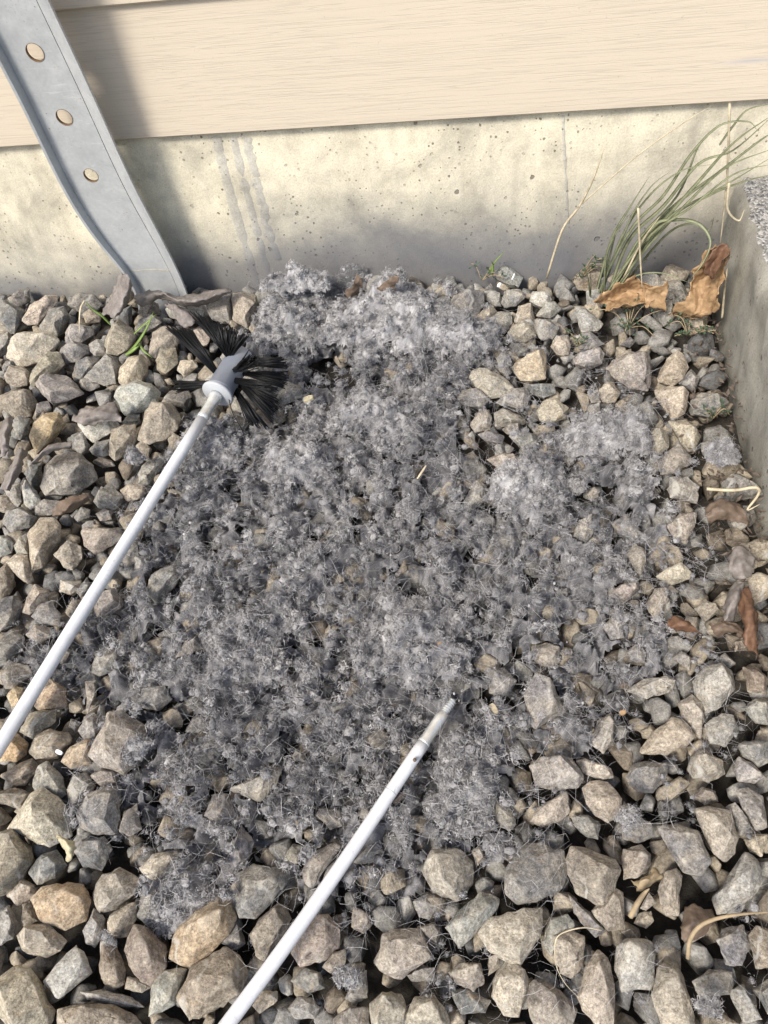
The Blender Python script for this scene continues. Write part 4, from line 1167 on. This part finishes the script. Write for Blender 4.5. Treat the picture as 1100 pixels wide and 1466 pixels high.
# ------------------------------------------------------------------ leaves, grass, scraps
def sheet(name, rows, mat, label, cat, n=8, thick=.0004, wob=.0017, group=None):
    """a thin curled sheet through rows of (pixel x, pixel y, height)"""
    R_ = [catmull([np.append(unp(*p), 0)[:3] for p in r], n) for r in rows]
    G_ = list(zip(*R_)); cols_ = [catmull(list(c), n) for c in G_]
    nu, nv = len(cols_), len(cols_[0]); V = []
    for i in range(nu):
        for j in range(nv):
            p = cols_[i][j]; e = wob*(1.6 if i in (0, nu-1) or j in (0, nv-1) else 1)
            q = Vector(p)*120; V.append(Vector(p)+Vector((noise.noise(q), noise.noise(q+Vector((9,0,0))), noise.noise(q+Vector((0,9,0)))))*e+Vector((noise.noise(q*2.7), noise.noise(q*2.7+Vector((5,0,0))), 1.4*noise.noise(q*2.7+Vector((0,5,0)))))*e*.55)
    Fs = [(i*nv+j, i*nv+j+1, (i+1)*nv+j+1, (i+1)*nv+j) for i in range(nu-1) for j in range(nv-1)]
    c = sum(V, Vector())/len(V)
    o = link(name, mesh_py(name, [v-c for v in V], Fs), mat, None, c)
    s_ = o.modifiers.new('s', 'SOLIDIFY'); s_.thickness = thick; s_.offset = 0; bake(o)
    if label: tag(o, label, cat, group)
    return o
LG = 'dead leaves among the stones'
# the three curled leaves in the corner at the grass
sheet('dry_leaf', [[(848,432,.030),(868,418,.036),(890,404,.045),(905,397,.050)], [(862,436,.024),(885,424,.026),(910,410,.034),(930,404,.044)], [(872,440,.034),(900,436,.030),(925,428,.030),(945,416,.042)], [(878,438,.040),(905,438,.036),(926,436,.034),(936,432,.034)]],
      M_LEAF_GOLD, wob=.0026, label='brown folded dry leaf lying at the foot of the grass tuft', cat='leaf', group=LG)
sheet('dry_leaf', [[(923,412,.046),(938,410,.050),(958,405,.054)], [(924,424,.040),(940,424,.040),(956,420,.044)], [(924,438,.032),(942,440,.030),(953,447,.028)]],
      M_LEAF_GOLD, 'square golden leaf scrap between the folded brown leaf and tall curled leaf', 'leaf', group=LG)
cl = sheet('dry_leaf', [[(955,445,.028),(985,430,.045),(988,400,.060),(1000,378,.075),(1025,350,.095)], [(968,452,.024),(1000,446,.036),(1003,412,.050),(1014,390,.060),(1032,362,.082)],
      [(990,454,.026),(1014,450,.036),(1022,420,.056),(1030,400,.068),(1042,366,.088)], [(1010,452,.034),(1026,444,.046),(1026,424,.062),(1038,396,.076),(1046,352,.098)]],
      M_LEAF_GOLD, wob=.0030, label='tall curled golden brown leaf propped up against the curb', cat='leaf', group=LG)
dk = sheet('leaf_hollow', [[(1006,388,.078),(1016,368,.090),(1034,348,.100)], [(1014,396,.072),(1024,374,.084),(1040,352,.098)], [(1022,398,.074),(1032,382,.086),(1046,358,.100)]], M_LEAF_RUST, None, None)
dk.parent = cl; dk.matrix_parent_inverse = Matrix.Translation(-Vector(cl.location))
sheet('rolled_leaf', [[(146,450,.034),(158,425,.044),(172,392,.066)], [(158,452,.044),(170,420,.054),(180,392,.074)], [(168,452,.044),(180,425,.054),(186,400,.072)], [(170,452,.034),(183,430,.044),(188,408,.062)]],
      M_LEAF_GREY, 'rolled grey-brown leaf standing beside the metal strap foot', 'leaf', group=LG)
sheet('twisted_leaf', [[(192,424,.034),(225,416,.040),(255,424,.040),(285,420,.040),(328,412,.040)], [(194,430,.038),(230,420,.046),(258,430,.048),(290,428,.046),(330,416,.042)], [(205,440,.030),(235,428,.034),(262,438,.034),(292,436,.032),(326,422,.034)]],
      M_LEAF_GREY, 'long twisted grey dead leaf lying along the strap foot', 'leaf', group=LG)
sheet('dry_leaf', [[(236,436,.030),(250,450,.034),(262,470,.030)], [(246,434,.036),(262,446,.040),(276,462,.034)], [(254,438,.030),(272,446,.034),(284,456,.030)]], M_LEAF_GREY, 'crumpled grey leaf under the twisted leaf above the brush', 'leaf', group=LG)
sheet('dry_leaf', [[(492,420,.040),(502,410,.052),(512,394,.066)], [(498,426,.038),(510,412,.050),(516,398,.064)], [(506,430,.032),(516,416,.044),(520,404,.058)]], M_LEAF_BROWN, 'brown leaf tip poking up behind the lint beside the foundation', 'leaf', group=LG)
sheet('dry_leaf', [[(540,412,.046),(554,402,.056),(565,392,.064)], [(545,418,.042),(558,408,.052),(569,400,.060)], [(550,424,.036),(563,414,.046),(568,408,.052)]], M_LEAF_BROWN, 'small tan leaf tip above the largest lint wad', 'leaf', group=LG)
sheet('dry_leaf', [[(76,728,.040),(96,714,.044),(125,706,.040)], [(80,738,.034),(100,724,.048),(128,712,.042)], [(78,742,.028),(104,730,.036),(128,718,.026)]], M_LEAF_BROWN, 'reddish brown curled leaf under the broad grey ridged stone', 'leaf', group=LG)
sheet('dry_leaf', [[(40,668,.044),(66,650,.052),(100,642,.048)], [(44,662,.050),(70,642,.058),(102,636,.050)], [(52,654,.042),(74,636,.048),(98,632,.044)]], M_LEAF_GREY, 'thin grey curled leaf just above the broad grey ridged stone', 'leaf', group=LG)
sheet('dry_leaf', [[(0,700,.034),(14,668,.040),(26,640,.038)], [(8,704,.040),(22,672,.048),(34,642,.042)], [(16,698,.032),(28,676,.038),(38,650,.034)]], M_LEAF_GREY, 'dark grey dead leaf at the frame edge beside the broad grey stone', 'leaf', group=LG)
sheet('dry_leaf', [[(0,610,.034),(10,596,.040),(20,600,.034)], [(0,640,.038),(8,622,.046),(16,612,.040)], [(2,660,.032),(10,640,.038),(14,628,.034)]], M_LEAF_GREY, 'shrivelled grey leaf above the dark grey dead leaf at the frame edge', 'leaf', group=LG)
sheet('dry_leaf', [[(105,595,.034),(130,584,.040),(165,572,.036)], [(112,606,.038),(138,594,.044),(172,592,.038)], [(130,612,.032),(152,604,.036),(176,604,.034)]], M_LEAF_GREY, 'grey leaf tucked between grey stones on the strap side of the brush', 'leaf', group=LG)
sheet('dry_leaf', [[(80,1196,.044),(90,1206,.048),(94,1234,.040)], [(90,1196,.050),(97,1210,.054),(100,1232,.046)], [(104,1204,.044),(107,1212,.048),(106,1222,.042)]], M_LEAF_YEL, 'small pale yellow leaf on the edge of the large lumpy buff stone', 'leaf', group=LG)
sheet('dry_leaf', [[(1042,800,.030),(1058,780,.036),(1078,790,.034)], [(1046,815,.034),(1062,805,.040),(1080,805,.036)], [(1054,830,.028),(1066,828,.032),(1078,824,.030)]], M_LEAF_GREY, 'grey veined leaf lying flat close to the curb', 'leaf', group=LG)
sheet('dry_leaf', [[(1036,870,.034),(1044,846,.038),(1060,832,.038)], [(1040,892,.038),(1052,860,.046),(1064,838,.042)], [(1048,892,.030),(1058,864,.036),(1066,846,.034)]], M_LEAF_GREY, 'holed grey leaf just below the flat veined leaf near the curb', 'leaf', group=LG)
sheet('dry_leaf', [[(1058,880,.036),(1062,850,.040),(1070,842,.038)], [(1070,920,.040),(1072,880,.046),(1078,862,.042)], [(1084,938,.032),(1086,900,.038),(1084,874,.036)]], M_LEAF_RUST, 'rust brown folded leaf standing beside the holed grey leaf', 'leaf', group=LG)
sheet('dry_leaf', [[(956,894,.036),(970,884,.042),(990,890,.038)], [(960,900,.040),(976,892,.046),(998,900,.040)], [(966,906,.032),(984,902,.038),(1006,908,.034)]], M_LEAF_RUST, 'ragged rust orange leaf scrap on lint near the curb', 'leaf', group=LG)
sheet('dry_leaf', [[(1018,892,.034),(1034,890,.040),(1058,898,.036)], [(1022,902,.038),(1040,896,.044),(1066,908,.038)], [(1026,910,.032),(1044,906,.036),(1068,914,.034)]], M_LEAF_BROWN, 'brown bent leaf strip between the ragged scrap and rust brown leaf', 'leaf', group=LG)
sheet('dry_leaf', [[(975,1310,.030),(990,1296,.036),(1018,1306,.026)], [(978,1330,.034),(996,1318,.040),(1020,1320,.034)], [(980,1346,.028),(1000,1342,.032),(1014,1336,.030)]], M_LEAF_BROWN, 'brown leaf between stones under the arched straw stalk', 'leaf', group=LG)
sheet('dry_leaf', [[(904,1262,.036),(916,1256,.042),(934,1246,.040)], [(908,1270,.040),(924,1262,.046),(944,1250,.042)], [(918,1276,.032),(932,1270,.036),(950,1256,.036)]], M_STRAW_D, 'straw coloured leaf scrap beside the knobbly brown stone', 'leaf', group=LG)
sheet('dry_leaf', [[(1010,728,.034),(1030,714,.040),(1060,722,.036)], [(1010,740,.038),(1036,728,.044),(1070,736,.038)], [(1014,752,.032),(1040,744,.036),(1074,752,.034)]], M_LEAF_BROWN, 'crumbling brown leaf under the bent straw at the curb', 'leaf', group=LG)

def strand(P, w, k=6, taper=True):
    P = catmull(P, 5); n = len(P); R_ = [w*(1-(i/(n-1))**3*.85) if taper else w for i in range(n)]
    return tube(P, R_, k)
def blade(P, w):
    """a folded grass blade: keel and two wings"""
    P = catmull(P, 6); n = len(P); V = []; Fs = []
    for i, p in enumerate(P):
        t = P[min(i+1, n-1)]-P[max(i-1, 0)]; t /= np.linalg.norm(t)+1e-12
        v = CAM-p; v /= np.linalg.norm(v); s_ = np.cross(t, v*.7+np.array([0,0,.7])); s_ /= np.linalg.norm(s_)+1e-9; nn = np.cross(s_, t)
        ww = w*(1-(i/(n-1))**2.2*.92)*(.7+.3*min(1, i/4))
        V += [p-s_*ww, p-nn*ww*.35, p+s_*ww, p+nn*ww*.12]
    for i in range(n-1):
        for j in range(4): Fs.append((i*4+j, i*4+(j+1) % 4, (i+1)*4+(j+1) % 4, (i+1)*4+j))
    return V, Fs
tuft = empty('grass_tuft', tuple(unw(852, 412, -.035))); tag(tuft, 'tuft of long dark green grass arching in the corner of foundation and curb', 'grass tuft')
def Z(pts): return [(550+x/2, y/2) for x, y in pts]
BL = [([(605,850),(650,690),(700,600),(760,505)],.0016), ([(610,850),(660,740),(720,640),(800,560),(880,440),(960,360),(1040,348),(1068,372)],.0019), ([(640,850),(700,690),(800,590),(900,470),(1000,430),(1110,335)],.0021),
      ([(650,850),(760,670),(850,600),(960,540),(1110,450)],.0021), ([(640,850),(760,660),(830,630),(900,640),(935,690),(915,750),(880,795)],.0020), ([(620,850),(680,680),(760,560),(850,490),(940,470)],.0014),
      ([(650,850),(740,690),(830,590),(950,500),(1080,400),(1120,380)],.0022), ([(630,850),(720,720),(790,650),(870,600),(1000,500),(1110,470)],.0020), ([(630,850),(640,720),(690,630),(722,598)],.0014),
      ([(640,850),(720,790),(800,782),(870,808)],.0013), ([(960,415),(1000,360),(1040,315),(1110,296)],.0014), ([(625,850),(760,680),(900,520),(1000,410),(1110,330)],.0022), ([(620,850),(645,740),(668,650),(690,610)],.0013),
      ([(650,850),(720,700),(840,560),(900,420),(950,370)],.0015), ([(655,850),(800,640),(930,560),(1030,520),(1110,500)],.0018), ([(618,850),(700,640),(760,540),(820,490)],.0013), ([(660,850),(800,680),(880,640),(930,660),(945,620)],.0015),
      ([(640,850),(760,700),(870,580),(980,480),(1115,425)],.0020), ([(590,850),(585,800),(572,745)],.0012), ([(592,850),(592,800),(586,752)],.0011)]
for i, (pp, w) in enumerate(BL):
    zz_ = Z(pp); n = len(zz_); P_ = [unw(x, y, -(.040+.05*(j/(n-1))*(.4+(i*37 % 10)/10)+.002*(i % 5))) for j, (x, y) in enumerate(zz_)]
    part('blade', blade(P_, w*.78), M_GRASS, tuft)
def stalk(name, pts, w, mat, label, cat, wall=None, z=None, k=6):
    P_ = [unw(p[0], p[1], -p[2]) if wall else unp(*p) for p in pts]; c = np.mean(P_, 0)
    V_, F_ = strand([p-c for p in P_], w, k); o = link(name, mesh_py(name, V_, F_), mat, None, c); return tag(o, label, cat)
stalk('straw_stem', [(1045,148,.06),(1042,240,.06),(1037,300,.06),(1031,352,.06)], .0009, M_STRAW, 'thin upright straw stem in front of the curb corner above the curled leaf', 'straw', 1)
stalk('straw_stem', [(783,398,.03),(805,330,.035),(830,295,.04),(850,255,.045),(865,214,.05)], .0011, M_STRAW, 'tan straw stem leaning across the foundation beside the grass tuft', 'straw', 1)
stalk('straw_stem', [(826,298,.04),(910,225,.05),(980,175,.06),(1022,150,.065)], .0005, M_STRAW, 'hair-thin straw thread slanting up the foundation behind the grass', 'straw', 1)
stalk('straw_stem', [(914,298,.07),(917,370,.07),(920,418,.07)], .0009, M_STRAW, 'short straw stem standing behind the folded brown leaf', 'straw', 1)
stalk('straw_stem', [(893,398,.06),(920,345,.065),(945,310,.07)], .0009, M_STRAW, 'pale bent straw inside the grass tuft', 'straw', 1)
stalk('straw_stem', [(1044,262,.10),(1042,300,.10),(1058,316,.10),(1066,300,.10)], .0009, M_STRAW, 'hooked straw hanging over the curb edge', 'straw', 1)
stalk('straw_stem', [(1034,455,.03),(1037,420,.05),(1040,395,.07),(1042,380,.075)], .0010, M_STRAW, 'short straw leaning on the tall curled leaf at the curb', 'straw')
bs_ = stalk('bent_straw', [(1012,700,.044),(1050,702,.044),(1082,698,.05),(1086,708,.045),(1070,730,.04),(1088,722,.044)], .0011, M_STRAW, 'pale straw bent into a hook beside the curb face', 'straw')
stalk('arched_stalk', [(985,1372,.044),(988,1346,.050),(1002,1326,.056),(1030,1314,.060),(1070,1308,.060),(1106,1306,.060)], .0010, M_STRAW_D, 'brown arched stalk curving over the stones beside the curved grey stone', 'stalk')
stalk('loop_thread', [(862,1332,.050),(835,1328,.054),(805,1336,.054),(795,1350,.052),(796,1380,.046),(808,1406,.044),(830,1430,.042)], .0003, M_STRAW, 'pale looping plant thread on stones below the knobbly brown stone', 'thread')
sp = empty('grass_sprig', tuple(unp(196, 505, .03))); tag(sp, 'bright green grass sprig between stones on the strap side of the brush', 'grass sprig')
for pp, w in (([(182,506,.030),(196,492,.042),(210,470,.055),(220,446,.070)], .0016), ([(180,508,.032),(192,500,.038),(202,492,.040)], .0022), ([(200,492,.036),(206,502,.040),(218,512,.036)], .0012), ([(192,478,.040),(205,466,.050),(224,450,.06)], .0012)):
    part('blade', blade([unp(*p) for p in pp], w), M_GRASS_Y, sp)
sp = empty('grass_sprig', tuple(unp(140, 455, .03))); tag(sp, 'bent yellow-green grass blade above stones between strap foot and wall', 'grass sprig')
for pp, w, mt in (([(158,464,.034),(146,452,.044),(132,442,.052),(121,430,.060)], .0012, M_GRASS_Y), ([(121,430,.060),(116,440,.052),(114,458,.044),(114,478,.036)], .0010, M_STRAW)):
    part('blade', blade([unp(*p) for p in pp], w), mt, sp)
sp = empty('grass_sprig', tuple(unp(705, 392, .02))); tag(sp, 'tiny green grass sprout at the foot of the pale foundation', 'grass sprig')
for pp, w in (([(700,392,.022),(708,376,.034),(724,358,.046)], .0010), ([(704,394,.022),(706,380,.032),(703,372,.04)], .0010)):
    part('blade', blade([unp(*p) for p in pp], w), M_GRASS_Y, sp)

def weed(px, py, spread_px, n, label, seed, h=.022):
    rg = random.Random(seed); c = unp(px, py, .016); ac = Acc(); z_ = (c-CAM)@fw; sp_ = spread_px*z_/F
    o_ = empty('low_weed', tuple(c)); tag(o_, label, 'weed')
    st_ = Acc()
    for i in range(max(4, n//7)):
        a_ = rg.uniform(0, 6.28); r = sp_*rg.uniform(.5, 1); P_ = [np.zeros(3), np.array([math.cos(a_)*r*.5, math.sin(a_)*r*.35, h*rg.uniform(.3, .8)]), np.array([math.cos(a_)*r, math.sin(a_)*r*.7, h*rg.uniform(.2, .9)])]
        cp = catmull(P_, 4); st_.add(tube(cp, .0004, 4))
        for q in range(7):
            b_ = cp[rg.randrange(1, len(cp))]+np.array([rg.uniform(-.002, .002) for _ in range(3)])
            d_ = np.array([rg.uniform(-1, 1), rg.uniform(-1, 1), rg.uniform(-.1, .6)]); d_ /= np.linalg.norm(d_); s_ = np.cross(d_, [0,0,1]); s_ /= np.linalg.norm(s_)+1e-9
            L_ = rg.uniform(.0025, .005); wd = L_*.3; up_ = np.cross(s_, d_)
            ac.add(([b_, b_+d_*L_*.5+s_*wd, b_+d_*L_, b_+d_*L_*.5-s_*wd, b_+d_*L_*.5-up_*.0006], [(0,1,4),(1,2,4),(2,3,4),(3,0,4)]))
    link('stem', st_.mesh('stem'), M_STRAW_D, o_); link('foliage', ac.mesh('foliage', False), M_WEED, o_)
weed(832, 398, 45, 50, 'dark low weed against the foundation beside the grass tuft', 1)
weed(690, 402, 34, 34, 'dark low weed under the tiny sprout beside the foundation', 2)
weed(900, 470, 70, 80, 'straggly dark weed mat in front of the folded brown leaf', 3, .018)
weed(985, 480, 48, 60, 'dull straggly weed at the curb foot below the curled leaf', 4, .016)
weed(1020, 600, 26, 34, 'sparse green weed in the gap beside the curb face', 5, .014)
weed(825, 495, 22, 24, 'little green weed between stones before the pale wedge stone', 6, .014)

def litter():
    ac = Acc(); rg = random.Random(5)
    for i in range(480):
        y = -rg.uniform(.03, .40); x = XC+SK*-y-.004-abs(rg.gauss(0, .022)); c = np.array([x, y, .006+rg.uniform(0, .016)])
        l = rg.uniform(.0022, .008); w = l*rg.uniform(.15, .5); d_ = np.array([rg.gauss(0,1), rg.gauss(0,1), rg.gauss(0,.35)]); d_ /= np.linalg.norm(d_); s_ = np.cross(d_, [rg.gauss(0,.3), rg.gauss(0,.3), 1]); s_ /= np.linalg.norm(s_); n_ = np.cross(s_, d_)
        cu = rg.uniform(-.3, .3)*l
        V_ = [c-d_*l*.5, c-d_*l*.1+s_*w*.5+n_*cu, c+d_*l*.5+n_*cu*.3, c-s_*w*.5+n_*cu*.8, c+d_*l*.05+n_*cu*1.4]
        V_ += [v-n_*.0004 for v in V_]
        ac.add((V_, [(0,1,4),(1,2,4),(2,3,4),(3,0,4),(6,5,9),(7,6,9),(8,7,9),(5,8,9),(0,5,6,1),(1,6,7,2),(2,7,8,3),(3,8,5,0)]))
    tag(link('leaf_litter', ac.mesh('leaf_litter', False), M_LITTER), 'crumbled brown leaf litter gathered along the curb foot', 'leaf litter', kind='stuff')
litter()
def chip(px, py, z, l, w, ang, mat, label):
    c = unp(px, py, z); a_ = math.radians(ang); d_ = np.array([math.cos(a_), math.sin(a_), .25]); d_ /= np.linalg.norm(d_); s_ = np.cross(d_, [0,0,1]); s_ /= np.linalg.norm(s_); n_ = np.cross(s_, d_)
    V_ = []
    for t, ww in ((-.5, .7), (-.2, 1), (.2, .9), (.5, .55)):
        for (su, sn) in ((-1, -.3), (1, -.3), (.9, .3), (-.9, .35)): V_.append(d_*l*t+s_*w*.5*ww*su+n_*w*.5*sn*1.2)
    Fs = [(0,3,2,1), (12,13,14,15)]+[(i*4+j, i*4+(j+1) % 4, (i+1)*4+(j+1) % 4, (i+1)*4+j) for i in range(3) for j in range(4)]
    o = link('scrap', mesh_py('scrap', V_, Fs, False), mat, None, c); tag(o, label, 'scrap', 'scraps lying on the stones and lint')
chip(85, 1077, .038, .0055, .0024, -20, M_WHITE, 'small white plastic scrap between stones under the brush rod')
chip(715, 408, .034, .0045, .003, 60, M_WHITE, 'bright white scrap on stones beside the foundation')
chip(735, 396, .036, .007, .0012, 70, M_WHITE, 'thin white sliver close to the bright white scrap')
chip(604, 676, .034, .012, .0016, 60, M_STRAW, 'straw splinter lying on lint below the mounded wad')
chip(442, 571, .034, .008, .006, 10, M_LEAF_YEL, 'pale yellow crumb on lint below the nest-shaped wad')
chip(707, 1015, .030, .007, .004, -60, M_STRAW, 'pale crumb in the lint beside the threaded rod tip')
chip(571, 892, .030, .006, .0014, 20, M_STRAW, 'tiny straw splinter in the lint above the wide woolly wad')
chip(443, 652, .034, .007, .005, 30, M_WHITE, 'white fluff crumb on the ragged lint crest')
chip(630, 922, .030, .003, .0025, 20, M_LEAF_GOLD, 'tiny orange crumb in the wide woolly lint')
chip(892, 1020, .036, .0035, .0028, 20, M_LEAF_GOLD, 'tiny orange crumb among stones on the curb side')
tw = stalk('twig', [(903,1312,.036),(912,1295,.042),(922,1280,.044),(930,1272,.046)], .0014, M_STRAW_D, 'short rough brown twig between stones under the straw coloured leaf scrap', 'twig')

# ------------------------------------------------------------------ what each stone is called
OBJ_ANCH = [((228,425), 'the metal strap foot'), ((318,545), 'the brush hub'), ((628,1030), 'the threaded rod tip'), ((905,425), 'the folded brown leaf'),
            ((165,425), 'the rolled leaf'), ((425,450), 'the nest-shaped wad'), ((235,690), 'the upper brush rod'), ((75,940), 'the lower brush rod'),
            ((400,1385), 'the loose rod end'), ((765,705), 'the felted lint pad'), ((1060,800), 'the flat veined leaf'), ((985,895), 'the ragged orange scrap'), ((1040,1308), 'the arched stalk'), ((200,485), 'the bright grass sprig')]
anch = [(a_, n_, None) for a_, n_ in OBJ_ANCH]+[(st['px'], 'the '+st['note'].split(';')[0].strip(), st) for st in STONES if st['note']]
ar = [area(st['poly'])*((st['c']-CAM)@fw/F)**2 for st in STONES]; qs = np.quantile(ar, [.18, .45, .75, .92])
SZ = ['tiny', 'small', 'mid-sized', 'large', 'very large']
ORD = ['nearest', 'second', 'third', 'fourth', 'fifth', 'sixth', 'seventh', 'eighth', 'ninth', 'tenth', 'eleventh', 'twelfth', 'thirteenth', 'fourteenth']
groups = {}
for st, a_ in zip(STONES, ar):
    o = st['obj']; o['category'] = 'stone'; o['group'] = 'crushed stones lying against the house'
    if st['note']: o['label'] = ' '.join(p.strip() for p in st['note'].split(';')); continue
    p = np.array(st['px']); poly = np.array(st['poly'])
    size = SZ[int((a_ > qs).sum())]
    cv = np.cov((poly-poly.mean(0)).T); ev = np.sqrt(np.maximum(np.linalg.eigvalsh(cv), 1e-9)); asp = ev[1]/ev[0]
    shp = 'elongated' if asp > 1.75 else ('rounded' if len(poly) >= 8 else ('wedge-shaped' if len(poly) <= 4 else ('blocky' if asp < 1.2 else 'angular')))
    if st['key'] == 'fill': shp = 'half-hidden'
    i_ = min(range(len(anch)), key=lambda k: np.hypot(*(p-np.array(anch[k][0]))))
    d_ = p-np.array(anch[i_][0])
    sec = ('wall side' if d_[1] < 0 else 'open side') if abs(d_[1]) > abs(d_[0]) else ('strap side' if d_[0] < 0 else 'curb side')
    groups.setdefault((i_, sec), []).append((np.hypot(*d_), o, size, st['word'], shp))
for (i_, sec), L_ in groups.items():
    L_.sort(key=lambda t: t[0])
    for k_, (d_, o, size, word, shp) in enumerate(L_):
        o['label'] = f"{size} {word} {shp} stone, {ORD[min(k_, 13)]} on the {sec} of {anch[i_][1]}"
